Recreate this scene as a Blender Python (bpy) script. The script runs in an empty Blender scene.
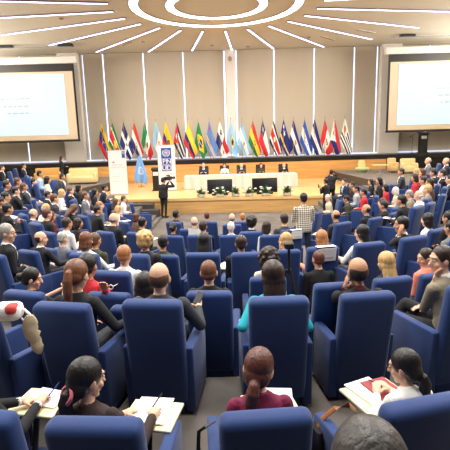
import bpy, bmesh, math, random
from mathutils import Vector, Matrix, kdtree
import numpy as np

S = bpy.context.scene
COL = S.collection
PI = math.pi
rnd = random.Random(7)

# ------------------------------------------------------------------ camera
CAM_H = 3.5
FOCAL = 450.0                      # focal length in pixels of the 450 px frame
PITCH = math.atan(86 / 450.0)
ROLL = 0.028
fw = Vector((0, math.cos(PITCH), -math.sin(PITCH)))
up = Vector((0, math.sin(PITCH), math.cos(PITCH)))
rt = Vector((1, 0, 0))
cr, sr = math.cos(ROLL), math.sin(ROLL)
right_axis = rt * cr - up * sr     # the photograph is turned a little anticlockwise
up_axis = rt * sr + up * cr
cam_data = bpy.data.cameras.new('camera')
cam_data.sensor_fit = 'HORIZONTAL'
cam_data.sensor_width = 36.0
cam_data.lens = 36.0 * FOCAL / 450.0
cam_data.clip_end = 200
cam = bpy.data.objects.new('camera', cam_data)
COL.objects.link(cam)
m = Matrix.Identity(4)
for i in range(3):
    m[i][0] = right_axis[i]; m[i][1] = up_axis[i]; m[i][2] = -fw[i]
m[0][3], m[1][3], m[2][3] = 0, 0, CAM_H
cam.matrix_world = m
S.camera = cam

# ------------------------------------------------------------------ world, lights, exposure
S.view_settings.view_transform = 'Standard'
S.view_settings.look = 'None'
S.view_settings.gamma = 1.0
S.view_settings.use_curve_mapping = False
S.view_settings.exposure = 0.5
world = bpy.data.worlds.new('world')
S.world = world
world.use_nodes = True
world.node_tree.nodes['Background'].inputs[0].default_value = (1.0, 0.95, 0.88, 1)
world.node_tree.nodes['Background'].inputs[1].default_value = 0.05
STRIP_POWER = 3.0
RING_POWER = 6.0
SCREEN_POWER = 0.62
WALL_LED_POWER = 1.5


def area(name, loc, size, power, color=(1, .95, .86), sy=None):
    d = bpy.data.lights.new(name, 'AREA')
    d.energy = power
    d.color = color
    d.shape = 'RECTANGLE'
    d.size = size
    d.size_y = sy or size
    o = bpy.data.objects.new(name, d)
    o.location = loc
    COL.objects.link(o)
    return o


for lx in (-7.5, 0, 7.5):
    for ly in (6.0, 11.0, 15.5):
        area('ceiling_lamp', (lx, ly, 9.36), 1.4, 320, (1, .97, .92))
for lx in (-5.0, 0, 5.0):
    area('ceiling_lamp', (lx, 2.4, 9.36), 1.4, 170, (1, .97, .92))
for lx in (-4.5, 0.3, 5.0):
    area('stage_lamp', (lx, 24.0, 9.3), 0.5, 230, (1, .9, .76))
for lx in (-18.0, 18.0):               # unseen uplights added near the side walls to brighten the ceiling
    o = area('uplight', (lx, 23.0, 7.6), 0.5, 2000, (1, .95, .88), 15)
    o.rotation_euler = (PI, math.radians(38 if lx < 0 else -38), 0)
o = area('uplight', (0.6, 31.55, 2.3), 18.5, 45, (.86, .9, 1), .15)   # glow at the foot of the back wall
o.rotation_euler = (PI + .12, 0, 0)


# ------------------------------------------------------------------ pixel -> world
def ray(px, py):
    u = (px - 225) / FOCAL
    v = -(py - 225) / FOCAL
    return right_axis * u + up_axis * v + fw


def atz(px, py, z):
    d = ray(px, py)
    return Vector((0, 0, CAM_H)) + d * ((z - CAM_H) / d.z)


def aty(px, py, y):
    d = ray(px, py)
    return Vector((0, 0, CAM_H)) + d * (y / d.y)


# the raked floor: tiers in a U round the foot of the stage
TIER_X, TIER_Y, TIER_K, TIER_W = 0.3, 17.0, 4.2, 2.4
TIERS = [(0.0, 0.0), (3.4, 0.1), (4.2, 0.2), (6.0, 0.33), (7.2, 0.52), (9.0, 0.69), (10.2, 0.87), (12.7, 1.06), (15.6, 1.2), (18.5, 1.32)]


def tier_u(x, y):
    dx = max(0.0, abs(x - TIER_X) - TIER_W) * TIER_K
    dy = max(0.0, TIER_Y - y)
    return math.hypot(dx, dy)


def floor_z(x, y):
    if y < 1.55:
        return 1.6
    u = tier_u(x, y)
    z = 0
    for a, b in TIERS:
        if u >= a:
            z = b
    return z


def solve(px, py, h, y0=1.75):
    d = ray(px, py)
    y = y0
    while y < 30:
        p = Vector((0, 0, CAM_H)) + d * (y / d.y)
        if p.z <= floor_z(p.x, p.y) + h:
            return p
        y += 0.02
    return p


# ------------------------------------------------------------------ materials
def lin(c):
    c = c / 255.0
    return c / 12.92 if c <= 0.04045 else ((c + 0.055) / 1.055) ** 2.4


def rgb(r, g, b):
    return (lin(r), lin(g), lin(b), 1)


MATS = {}


def mat(name, col, rough=0.6, metal=0.0, vary=0.0, scale=8.0, bump=0.0, bscale=60.0, emit=0.0, sheen=0.0, stretch=None):
    key = (name, col, rough, metal, vary, scale, bump, emit)
    if key in MATS:
        return MATS[key]
    ma = bpy.data.materials.new(name)
    ma.use_nodes = True
    nt = ma.node_tree
    b = nt.nodes['Principled BSDF']
    c = rgb(*col)
    b.inputs['Base Color'].default_value = c
    b.inputs['Roughness'].default_value = rough
    b.inputs['Metallic'].default_value = metal
    if sheen:
        b.inputs['Sheen Weight'].default_value = sheen
    if emit:
        b.inputs['Emission Color'].default_value = c
        b.inputs['Emission Strength'].default_value = emit
    if vary or bump:
        tc = nt.nodes.new('ShaderNodeTexCoord')
        mp = nt.nodes.new('ShaderNodeMapping')
        nt.links.new(tc.outputs['Object'], mp.inputs['Vector'])
        if stretch:
            mp.inputs['Scale'].default_value = stretch
    if vary:
        n = nt.nodes.new('ShaderNodeTexNoise')
        n.inputs['Scale'].default_value = scale
        n.inputs['Detail'].default_value = 4
        nt.links.new(mp.outputs[0], n.inputs['Vector'])
        r = nt.nodes.new('ShaderNodeValToRGB')
        r.color_ramp.elements[0].position = 0.3
        r.color_ramp.elements[1].position = 0.7
        r.color_ramp.elements[0].color = tuple(x * (1 - vary) for x in c[:3]) + (1,)
        r.color_ramp.elements[1].color = tuple(min(1, x * (1 + vary)) for x in c[:3]) + (1,)
        nt.links.new(n.outputs['Fac'], r.inputs[0])
        nt.links.new(r.outputs[0], b.inputs['Base Color'])
    if bump:
        n2 = nt.nodes.new('ShaderNodeTexNoise')
        n2.inputs['Scale'].default_value = bscale
        n2.inputs['Detail'].default_value = 3
        nt.links.new(mp.outputs[0], n2.inputs['Vector'])
        bp = nt.nodes.new('ShaderNodeBump')
        bp.inputs['Strength'].default_value = bump
        bp.inputs['Distance'].default_value = 0.01
        nt.links.new(n2.outputs['Fac'], bp.inputs['Height'])
        nt.links.new(bp.outputs[0], b.inputs['Normal'])
    MATS[key] = ma
    return ma


def wood_mat(name, col, axis=(0.3, 6, 6), vary=0.16):
    return mat(name, col, 0.38, vary=vary, scale=2.2, stretch=axis)


M_BLUE = mat('blue_upholstery', (11, 49, 108), 0.75, vary=0.06, scale=3, bump=0.15, bscale=180, sheen=0.15)
M_BLUEARM = M_BLUE
M_DARK = mat('black_metal', (18, 18, 20), 0.5)
M_CREAM = mat('cream_laminate', (233, 222, 178), 0.45)
M_PAPER = mat('white_paper', (240, 240, 238), 0.8)
M_CARPET = mat('grey_carpet', (104, 97, 92), 0.95, vary=0.28, scale=1.3, bump=0.3, bscale=220)
M_STAGEWOOD = wood_mat('stage_wood', (224, 184, 124), (0.25, 3, 3))
M_FASCIA = wood_mat('fascia_wood', (206, 160, 100), (0.25, 4, 6))
M_WALLWOOD = wood_mat('panel_wood', (214, 158, 92), (0.3, 4, 4))
M_BLACKBAND = mat('black_stone', (24, 23, 24), 0.35)
M_SLAB = mat('dark_slab', (62, 56, 54), 0.6, vary=0.12, scale=3)
M_GREYTOP = mat('platform_carpet', (120, 112, 106), 0.9, vary=0.12, scale=3)
M_WALL = mat('acoustic_fabric', (192, 182, 164), 0.9, vary=0.03, scale=1.2, stretch=(1, 1, .2))
M_PILASTER = mat('white_plaster', (226, 220, 212), 0.8)
M_CEIL = mat('ceiling_plaster', (206, 196, 176), 0.85, vary=0.02, scale=0.6)


# ------------------------------------------------------------------ mesh builder
class MB:
    def __init__(self):
        self.v = []; self.f = []; self.mi = []; self.lab = []

    def add(self, vs, fs, mi=0):
        b = len(self.v)
        self.v += [tuple(p) for p in vs]
        self.lab += [mi] * len(vs)
        for f in fs:
            self.f.append(tuple(b + i for i in f)); self.mi.append(mi)
        return self

    def box(self, c, s, mi=0, rot=None):
        hx, hy, hz = s[0] / 2, s[1] / 2, s[2] / 2
        vs = [Vector((x, y, z)) for z in (-hz, hz) for y in (-hy, hy) for x in (-hx, hx)]
        if rot is not None:
            vs = [rot @ p for p in vs]
        c = Vector(c)
        return self.add([p + c for p in vs], [(0, 2, 3, 1), (4, 5, 7, 6), (0, 1, 5, 4), (2, 6, 7, 3), (0, 4, 6, 2), (1, 3, 7, 5)], mi)

    def rbox(self, c, s, r, mi=0, rot=None, seg=3):
        bm = bmesh.new()
        bmesh.ops.create_cube(bm, size=1)
        for v in bm.verts:
            v.co = Vector((v.co.x * s[0], v.co.y * s[1], v.co.z * s[2]))
        bmesh.ops.bevel(bm, geom=list(bm.edges), offset=min(r, min(s) * .49), segments=seg, affect='EDGES', profile=.5)
        bm.verts.index_update()
        c = Vector(c)
        vs = [(rot @ v.co if rot is not None else v.co) + c for v in bm.verts]
        fs = [tuple(v.index for v in f.verts) for f in bm.faces]
        bm.free()
        return self.add(vs, fs, mi)

    def loft(self, pts, radii, mi=0, n=12, side=None):
        """rings along pts; radii: r or (rx, ry); side: direction of rx"""
        pts = [Vector(p) for p in pts]
        rings = []
        sd = Vector(side) if side is not None else Vector((1, 0, 0))
        for i, p in enumerate(pts):
            a = pts[max(0, i - 1)]; b = pts[min(len(pts) - 1, i + 1)]
            t = (b - a)
            t = t.normalized() if t.length > 1e-9 else Vector((0, 0, 1))
            x = sd - t * sd.dot(t)
            if x.length < 1e-3:
                x = Vector((0, 1, 0)) - t * t.y
            x.normalize()
            y = t.cross(x)
            r = radii[i]
            rx, ry = r if isinstance(r, tuple) else (r, r)
            rings.append([p + x * (rx * math.cos(2 * PI * k / n)) + y * (ry * math.sin(2 * PI * k / n)) for k in range(n)])
        vs = [q for r in rings for q in r]
        fs = []
        for i in range(len(pts) - 1):
            for k in range(n):
                k2 = (k + 1) % n
                fs.append((i * n + k, i * n + k2, (i + 1) * n + k2, (i + 1) * n + k))
        fs.append(tuple(reversed(range(n))))
        fs.append(tuple((len(pts) - 1) * n + k for k in range(n)))
        return self.add(vs, fs, mi)

    def cap(self, a, b, ra, rb, mi=0, n=10):
        """capsule with rounded ends"""
        a, b = Vector(a), Vector(b)
        t = b - a
        L = t.length
        t = t / L if L > 1e-9 else Vector((0, 0, 1))
        return self.loft([a - t * ra * .9, a - t * ra * .5, a, b, b + t * rb * .5, b + t * rb * .9],
                         [ra * .35, ra * .85, ra, rb, rb * .85, rb * .35], mi, n)

    def ell(self, c, r, mi=0, rot=None, nu=14, nv=9):
        c = Vector(c)
        vs = []; fs = []
        for i in range(1, nv):
            th = PI * i / nv
            for k in range(nu):
                ph = 2 * PI * k / nu
                vs.append(Vector((r[0] * math.sin(th) * math.cos(ph), r[1] * math.sin(th) * math.sin(ph), r[2] * math.cos(th))))
        vs.append(Vector((0, 0, r[2]))); vs.append(Vector((0, 0, -r[2])))
        for i in range(nv - 2):
            for k in range(nu):
                k2 = (k + 1) % nu
                fs.append((i * nu + k, (i + 1) * nu + k, (i + 1) * nu + k2, i * nu + k2))
        T, B = len(vs) - 2, len(vs) - 1
        for k in range(nu):
            k2 = (k + 1) % nu
            fs.append((T, k, k2)); fs.append((B, (nv - 2) * nu + k2, (nv - 2) * nu + k))
        if rot is not None:
            vs = [rot @ p for p in vs]
        return self.add([p + c for p in vs], fs, mi)

    def lathe(self, prof, mi=0, n=20, c=(0, 0, 0)):
        c = Vector(c)
        vs = [Vector((r * math.cos(2 * PI * k / n), r * math.sin(2 * PI * k / n), z)) + c for r, z in prof for k in range(n)]
        fs = []
        for i in range(len(prof) - 1):
            for k in range(n):
                k2 = (k + 1) % n
                fs.append((i * n + k, i * n + k2, (i + 1) * n + k2, (i + 1) * n + k))
        fs.append(tuple(reversed(range(n))))
        fs.append(tuple((len(prof) - 1) * n + k for k in range(n)))
        return self.add(vs, fs, mi)

    def mesh(self, name, mats, smooth=False):
        me = bpy.data.meshes.new(name)
        me.from_pydata([tuple(p) for p in self.v], [], self.f)
        for ma in mats:
            me.materials.append(ma)
        me.polygons.foreach_set('material_index', self.mi)
        if smooth:
            me.polygons.foreach_set('use_smooth', [True] * len(self.f))
        me.update()
        return me

    def obj(self, name, mats, parent=None, smooth=False):
        if not isinstance(mats, (list, tuple)):
            mats = [mats]
        me = self.mesh(name, mats, smooth)
        if smooth:
            try:
                me.set_sharp_from_angle(angle=math.radians(45))
            except Exception:
                pass
        o = bpy.data.objects.new(name, me)
        COL.objects.link(o)
        if parent is not None:
            o.parent = parent
        return o


def tag(o, label, cat, group=None):
    o['label'] = label
    o['category'] = cat
    if group:
        o['group'] = group
    return o


def thing(name, label, cat, loc=(0, 0, 0), rz=0.0, group=None):
    o = bpy.data.objects.new(name, None)
    COL.objects.link(o)
    o.location = loc
    o.rotation_euler = (0, 0, rz)
    o.empty_display_size = 0.1
    return tag(o, label, cat, group)


def struct(o):
    o['kind'] = 'structure'
    return o


def copy_tree(o, parent=None):
    c = o.copy()
    COL.objects.link(c)
    if parent is not None:
        c.parent = parent
    for ch in list(o.children):
        copy_tree(ch, c)
    return c


def RZ(a):
    return Matrix.Rotation(a, 3, 'Z')


def RX(a):
    return Matrix.Rotation(a, 3, 'X')


def RY(a):
    return Matrix.Rotation(a, 3, 'Y')


# ------------------------------------------------------------------ the room
CEIL_Z = 9.4
WALL_Y = 32.0


def u_path(u, n=40, back=20.95):
    r = TIER_W + u / TIER_K
    pts = [(TIER_X - r, back), (TIER_X - r, TIER_Y)]
    for i in range(1, n):
        a = PI + PI * i / n
        c = math.cos(a)
        pts.append((TIER_X + math.copysign(TIER_W, c) + u / TIER_K * c, TIER_Y + u * math.sin(a)))
    pts += [(TIER_X + r, TIER_Y), (TIER_X + r, back)]
    return pts


mb = MB()
us = [t[0] for t in TIERS] + [30.0]
zs = [t[1] for t in TIERS]
us[-1] = 62.0
for i in range(len(TIERS)):
    A = u_path(max(us[i], 0.01)); B = u_path(us[i + 1])
    z = zs[i]
    n = len(A)
    mb.add([(x, y, z) for x, y in A] + [(x, y, z) for x, y in B], [(k, k + 1, n + k + 1, n + k) for k in range(n - 1)])
    if i:
        mb.add([(x, y, zs[i - 1]) for x, y in A] + [(x, y, z) for x, y in A], [(k, n + k, n + k + 1, k + 1) for k in range(n - 1)])
mb.add([(TIER_X - TIER_W - .01, TIER_Y - .02, 0), (TIER_X + TIER_W + .01, TIER_Y - .02, 0), (TIER_X + TIER_W + .01, 22, 0), (TIER_X - TIER_W - .01, 22, 0)], [(0, 1, 2, 3)])
bm_floor = mb.obj('floor', M_CARPET)
struct(bm_floor)
struct(MB().box((0, -1.2, .8), (24, 5.5, 1.6)).obj('floor_rear', M_CARPET))

# ceiling
struct(MB().box((0, 13, CEIL_Z + .15), (40, 42, .3)).obj('ceiling', M_CEIL))
struct(MB().box((-19.1, 13, 4.7), (.2, 42, 9.4)).obj('wall_left', M_WALL))
struct(MB().box((0, -7.9, 4.7), (38.2, .2, 9.4)).obj('wall_rear', wood_mat('rear_wood', (44, 34, 28))))
struct(MB().box((19.1, 13, 4.7), (.2, 42, 9.4)).obj('wall_right', M_WALL))
# back wall: fabric panels between the light slots
led_x = [-9.33, -7.96, -5.24, -2.54, 3.63, 6.37, 9.09, 10.65]
edges = [-19.0, -13.6, -9.35, -7.96, -5.24, -2.54, 0.25, 1.05, 3.63, 6.37, 9.09, 10.65, 14.2, 19.0]
wb = MB()
wb.box((0, WALL_Y + .35, 5.4), (38.2, .2, 8.4))
struct(wb.obj('wall_back', M_WALL))
for i in range(len(edges) - 1):
    a, b = edges[i], edges[i + 1]
    if abs(a - .25) < .01:
        continue
    pm = M_WALL
    p = MB().rbox(((a + b) / 2, WALL_Y + .12, 5.75), (b - a - .1, .24, 7.28), .03).obj('wall_panel', pm)
    struct(p)
struct(MB().rbox((.65, WALL_Y - .1, 5.8), (.62, .5, 7.2), .03).obj('column_back', M_PILASTER))
M_LED = mat('white_light_strip', (208, 220, 255), 0.5, emit=WALL_LED_POWER)
for x in led_x:
    t = thing('wall_light', 'vertical white light strip in the slot %s' % (
        {-9.33: 'beside the left projection screen', -7.96: 'behind the first flags from the left', -5.24: 'rising behind the green white red flag',
         -2.54: 'rising behind the yellow, blue and red flag', 3.63: 'above the blue flag with a yellow stripe',
         6.37: 'behind the blue and white flags', 9.09: 'rising just right of the last flag', 10.65: 'next to the right projection screen'}[x]),
        'light', (x, WALL_Y + .05, 2.2), 0, 'vertical light strips on the back wall')
    MB().box((0, .13, 3.6), (.13, .04, 7.1)).obj('light_housing', M_PILASTER, t)
    MB().box((0, .08, 3.6), (.06, .05, 7.1)).obj('diffuser', M_LED, t)
for x, s in ((.25, 'left'), (1.05, 'right')):
    t = thing('wall_light', 'vertical light strip along the %s side of the white column' % s, 'light', (x, WALL_Y + .05, 2.2), 0, 'vertical light strips on the back wall')
    MB().box((0, .08, 3.6), (.1, .05, 7.1)).obj('diffuser', M_LED, t)
for x, s in ((-13.6, 'under the left screen'), (14.2, 'behind the right lectern')):
    t = thing('wall_light', 'short glow strip on the wall %s' % s, 'light', (x, WALL_Y + .05, 2.2), 0, 'vertical light strips on the back wall')
    MB().box((0, .08, 3.6), (.09, .05, 7.1)).obj('diffuser', M_LED, t)
t = thing('cove_light', 'long pale glow strip along the foot of the back wall', 'light', (0, WALL_Y - .15, 2.22))
MB().box((0, 0, .05), (36, .12, .1)).obj('diffuser', mat('cove_glow', (214, 224, 250), .5, emit=.6), t)
# pilasters beside the screens
for x, nme in ((-10.2, 'column_left'), (11.45, 'column_right')):
    struct(MB().rbox((x, WALL_Y - .25, 5.8), (1.35, .5, 7.2), .03).obj(nme, M_PILASTER))
bulb = thing('wall_speaker', 'small round fitting at the top of the white column', 'fixture', (.65, WALL_Y - .38, 8.75))
MB().ell((0, -.02, 0), (.13, .1, .16)).obj('dome', mat('dull_brass', (170, 140, 120), .5), bulb, True)
MB().box((0, .03, 0), (.3, .06, .3)).obj('plate', M_PILASTER, bulb)

# ceiling lights: two rings and radial strips
RC = Vector((-0.1, 21.65, CEIL_Z))
M_RING = mat('ring_light', (255, 246, 232), .5, emit=RING_POWER)
M_STRIP = mat('strip_light', (240, 232, 255), .5, emit=STRIP_POWER)
M_HOUS = mat('lilac_housing', (150, 132, 158), .7)


def ring_light(r0, r1, label):
    t = thing('ring_light', label, 'light', RC, 0)
    n = 96
    def ringmesh(a, b, z0, z1):
        q = MB()
        vs = []
        for k in range(n):
            c, s = math.cos(2 * PI * k / n), math.sin(2 * PI * k / n)
            vs += [(a * c, a * s, z0), (b * c, b * s, z0), (b * c, b * s, z1), (a * c, a * s, z1)]
        fs = []
        for k in range(n):
            i, j = 4 * k, 4 * ((k + 1) % n)
            for e in range(4):
                e2 = (e + 1) % 4
                fs.append((i + e, j + e, j + e2, i + e2))
        return q.add(vs, fs)
    ringmesh(r0 - .05, r1 + .05, -.034, -.004).obj('housing', M_HOUS, t)
    ringmesh(r0, r1, -.05, -.032).obj('diffuser', M_RING, t)


ring_light(1.93, 2.27, 'inner glowing ring of light on the ceiling')
ring_light(3.5, 3.85, 'outer glowing ring of light on the ceiling')
for k in range(24):
    ang = math.radians(5 + 15 * k - 180)
    d = Vector((math.sin(ang), math.cos(ang), 0))
    end = 12.5
    if d.y > 0:
        end = min(end, (WALL_Y - .3 - RC.y) / d.y)
    if d.y < -.3:
        end = 10.5
    deg = (5 + 15 * k - 180)
    if deg < -105 or deg > 105:
        continue
    if abs(deg) <= 8:
        lb = 'short ceiling light strip pointing at the white column'
    else:
        side = 'left' if deg < 0 else 'right'
        order = ['first', 'second', 'third', 'fourth', 'fifth', 'sixth', 'seventh'][int((abs(deg) - (5 if deg > 0 else -5)) / 15 + .01) - 1]
        lb = '%s radial ceiling light strip to the %s of the one above the column' % (order, side)
    t = thing('strip_light', lb, 'light', RC, -ang, 'radial ceiling light strips')
    MB().box((0, (4.72 + end) / 2, -.03), (.17, end - 4.72, .05)).obj('housing', M_HOUS, t)
    MB().box((0, (4.75 + end) / 2, -.06), (.095, end - 4.78, .02)).obj('diffuser', M_STRIP, t)
M_VENT = mat('vent_grey', (120, 108, 96), .7)
for px, py, w, lb in ((127, 43.5, 1.4, 'slot vent in the ceiling left of the rings, near the wall'), (86, 38, 1.1, 'slot vent in the ceiling above the left screen'),
                      (328, 38, 1.6, 'slot vent in the ceiling right of the rings, near the wall'), (366, 31, 1.6, 'slot vent in the ceiling near the right screen')):
    p = atz(px, py, CEIL_Z)
    t = thing('ceiling_vent', lb, 'vent', p, math.atan2(p.y - RC.y, p.x - RC.x), 'ceiling vents')
    MB().box((0, 0, -.01), (w, .16, .03)).obj('frame', M_CEIL, t)
    MB().box((0, 0, -.03), (w - .1, .08, .015)).obj('slot', M_VENT, t)
for px, py, lb in ((61, 18, 'far left'), (212, 45, 'between the two strips left of the column'), (61.5, 45, 'over the left screen'), (248, 46, 'right of the white column'), (376, 9, 'upper right'),
                   (394, 37, 'over the right screen'), (143, 41, 'above the flags on the left'), (309, 37, 'above the flags on the right')):
    p = atz(px, py, CEIL_Z)
    t = thing('smoke_detector', 'small round detector on the ceiling, ' + lb, 'detector', p, 0, 'ceiling detectors')
    MB().lathe([(.16, -.02), (.16, .0)], 0, 16).obj('base', M_CEIL, t)
    MB().lathe([(.05, -.07), (.1, -.06), (.12, -.02)], 0, 16).obj('dome', mat('warm_brown', (160, 130, 100), .6), t, True)

# stage, platforms
st = MB()
poly = [(-7.0, 21.75), (8.2, 21.0), (8.2, 30.2), (-7.0, 30.2)]
struct(st.add([(x, y, .75) for x, y in poly] + [(x, y, .62) for x, y in poly],
              [(0, 1, 2, 3), (0, 4, 5, 1), (1, 5, 6, 2), (2, 6, 7, 3), (3, 7, 4, 0)]).obj('floor_stage', M_STAGEWOOD))
f2 = [(-7.0, 21.8), (8.2, 21.05)]
struct(MB().add([(-7, 21.8, -.1), (8.2, 21.05, -.1), (8.2, 21.05, .63), (-7, 21.8, .63), (-7, 30, -.1), (8.2, 30, -.1), (8.2, 30, .63), (-7, 30, .63)],
                [(0, 1, 2, 3), (1, 5, 6, 2), (4, 0, 3, 7)]).obj('wall_stage_front', M_FASCIA))
struct(MB().box((0.3, 30.12, 1.33), (21, .16, 1.17)).obj('wall_stage_rear', M_WALLWOOD))
struct(MB().rbox((0, 31.2, 2.06), (37.8, 2.3, .3), .03).obj('trim_1', M_BLACKBAND))
struct(MB().box((0, 31.35, 1.0), (37.8, 2.2, 2.0)).obj('trim_2', M_BLACKBAND))


def slab(pts, z0, z1, nm, nm2):
    a = MB()
    n = len(pts)
    a.add([(x, y, z0) for x, y in pts] + [(x, y, z1 - .02) for x, y in pts], [tuple(range(n, 2 * n))] + [(i, (i + 1) % n, n + (i + 1) % n, n + i) for i in range(n)])
    struct(a.obj(nm, M_SLAB))
    b = MB()
    b.add([(x, y, z1 - .02) for x, y in pts] + [(x, y, z1) for x, y in pts], [tuple(range(n, 2 * n))] + [(i, (i + 1) % n, n + (i + 1) % n, n + i) for i in range(n)])
    struct(b.obj(nm2, M_GREYTOP))


slab([(7.05, 30.0), (7.35, 26), (7.6, 22.2), (8.3, 19.6), (18.9, 19.6), (18.9, 30)], .2, 1.25, 'trim_3', 'floor_right')
slab([(-18.9, 30.0), (-18.9, 20.9), (-7.4, 20.9), (-7.4, 22.4), (-6.5, 26), (-6.5, 30)], .2, 1.25, 'trim_4', 'floor_left')
# steps at the left of the stage
for i, (px, py) in enumerate(((152, 214), (146, 209))):
    p = atz(px, py, .22 + .24 * i)
    struct(MB().box((-3.75 - .35 * i, 20.5 + .6 * i, (.4 + .2 * i) / 2), (1.5, .6, .4 + .2 * i)).obj('step_%d' % (i + 1), M_SLAB))

# ------------------------------------------------------------------ projection screens
M_SCR = mat('projected_slide', (110, 122, 126), .7)
_b = M_SCR.node_tree.nodes['Principled BSDF']
_b.inputs['Emission Color'].default_value = rgb(224, 246, 252)
_b.inputs['Emission Strength'].default_value = SCREEN_POWER
M_SCRB = mat('screen_border', (214, 196, 172), .7)
M_TXT = mat('slide_text_grey', (150, 172, 180), .7, emit=.3)


def screen(x_edge, side, label):
    y = 29.6
    sgn = -1 if side == 'left' else 1
    W = 7.7
    cx = x_edge + sgn * W / 2
    t = thing('projection_screen', label, 'screen', (cx, y, 0), 0, 'projection screens')
    MB().rbox((0, .05, 8.62), (W + .5, .35, .42), .05).obj('case', M_PILASTER, t)
    MB().box((0, .03, 6.05), (W, .02, 4.75)).obj('black_border', M_BLACKBAND, t)
    MB().box((-sgn * .02 * 0, .0, 5.85), (W - .24, .03, 4.2)).obj('canvas', M_SCRB, t)
    MB().box((sgn * .16, -.03, 5.93), (W - 1.0, .02, 3.75)).obj('slide', M_SCR, t)
    MB().rbox((0, .03, 3.66), (W + .06, .09, .1), .03).obj('bottom_bar', M_BLACKBAND, t)
    for pxs, py in (((1, 30), 99), ((4, 29), 106.5), ((8, 28), 113.5)) if side == 'left' else (((437, 455), 88), ((438, 456), 95), ((440, 456), 102)):
        a = aty(pxs[0], py, y); b = aty(pxs[1], py, y)
        q = MB()
        xx = a.x
        r2 = random.Random(py)
        while xx < b.x:
            w = r2.uniform(.15, .4)
            q.box(((xx + w / 2) - cx, -.045, (a.z + b.z) / 2), (w, .01, .09))
            xx += w + .08
        q.obj('text_line', M_TXT, t)
    return t


screen(-9.2, 'left', 'projection screen on the left showing a pale slide')
screen(10.55, 'right', 'projection screen on the right showing a pale slide')
for cx, lb in ((-13.2, 'left'), (14.6, 'right')):
    t = thing('track_light', 'dark lighting track under the ceiling above the %s screen' % lb, 'light fixture', (cx, 28.7, CEIL_Z))
    MB().box((0, 0, -.16), (8.5, .06, .06)).obj('rail', mat('steel', (150, 152, 160), .4, .6), t)
    for dx in (-3.6, 0, 3.6):
        MB().loft([(dx, 0, 0), (dx, 0, -.16)], [.02, .02]).obj('hanger', M_DARK, t)
        MB().rbox((dx + .3, 0, -.1), (.9, .35, .12), .03).obj('spotlight', M_DARK, t)

# ------------------------------------------------------------------ stage furniture
Z_ST, Z_SIDE, Z_BACK = .75, 1.25, 2.21

# long table under a white cloth
cl = MB()
TX0, TX1, TY0, TY1 = -2.2, 4.12, 25.2, 26.2
n = 300
ring = []
for k in range(n):
    s = k / n * 2 * ((TX1 - TX0) + (TY1 - TY0))
    if s < TX1 - TX0: p = (TX0 + s, TY0); nn = (0, -1)
    elif s < TX1 - TX0 + TY1 - TY0: p = (TX1, TY0 + s - (TX1 - TX0)); nn = (1, 0)
    elif s < 2 * (TX1 - TX0) + TY1 - TY0: p = (TX1 - (s - (TX1 - TX0) - (TY1 - TY0)), TY1); nn = (0, 1)
    else: p = (TX0, TY1 - (s - 2 * (TX1 - TX0) - (TY1 - TY0))); nn = (-1, 0)
    ring.append((p, nn, s))
vs = []
for j, (z, f) in enumerate(((1.5, 0), (1.48, .012), (1.2, .04), (.95, .06), (.77, .08))):
    for p, nn, s in ring:
        w = f * (.3 + math.sin(s * 13) * .7)
        vs.append((p[0] + nn[0] * w, p[1] + nn[1] * w, z))
fs = [(j * n + k, j * n + (k + 1) % n, (j + 1) * n + (k + 1) % n, (j + 1) * n + k) for j in range(4) for k in range(n)] + [tuple(range(n))]
cl.add(vs, fs)
tb = thing('conference_table', 'long head table on the stage', 'table', ((TX0 + TX1) / 2, (TY0 + TY1) / 2, Z_ST))
MB().box((0, 0, .71), (6.2, .9, .04)).obj('tabletop', M_CREAM, tb)
for sx in (-2.9, 0, 2.9):
    for sy in (-.35, .35):
        MB().box((sx, sy, .345), (.05, .05, .69)).obj('leg', M_DARK, tb)
tc = cl.obj('tablecloth', mat('white_cloth', (212, 207, 200), .85, bump=.1, bscale=40))
tag(tc, 'white pleated cloth covering the long head table', 'tablecloth')

# two black monitors at the stage edge
M_SCREENBLK = mat('black_glass', (14, 14, 17), .15)
for px, lb in ((220, 'black monitor facing out of the stage edge, the left of two'), (266.5, 'black monitor facing out of the stage edge, the right of two')):
    p = atz(px, 196, Z_ST)
    t = thing('stage_monitor', lb, 'monitor', (p.x, 22.35, Z_ST), 0, 'monitors below the head table')
    r = RX(math.radians(-12))
    MB().rbox((0, .05, .43), (1.26, .07, .72), .015, rot=r).obj('frame', M_DARK, t)
    MB().box((0, .012, .435), (1.18, .008, .63), rot=r).obj('screen', M_SCREENBLK, t)
    MB().box((0, .1, .05), (.8, .4, .1)).obj('stand', M_DARK, t)

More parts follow.
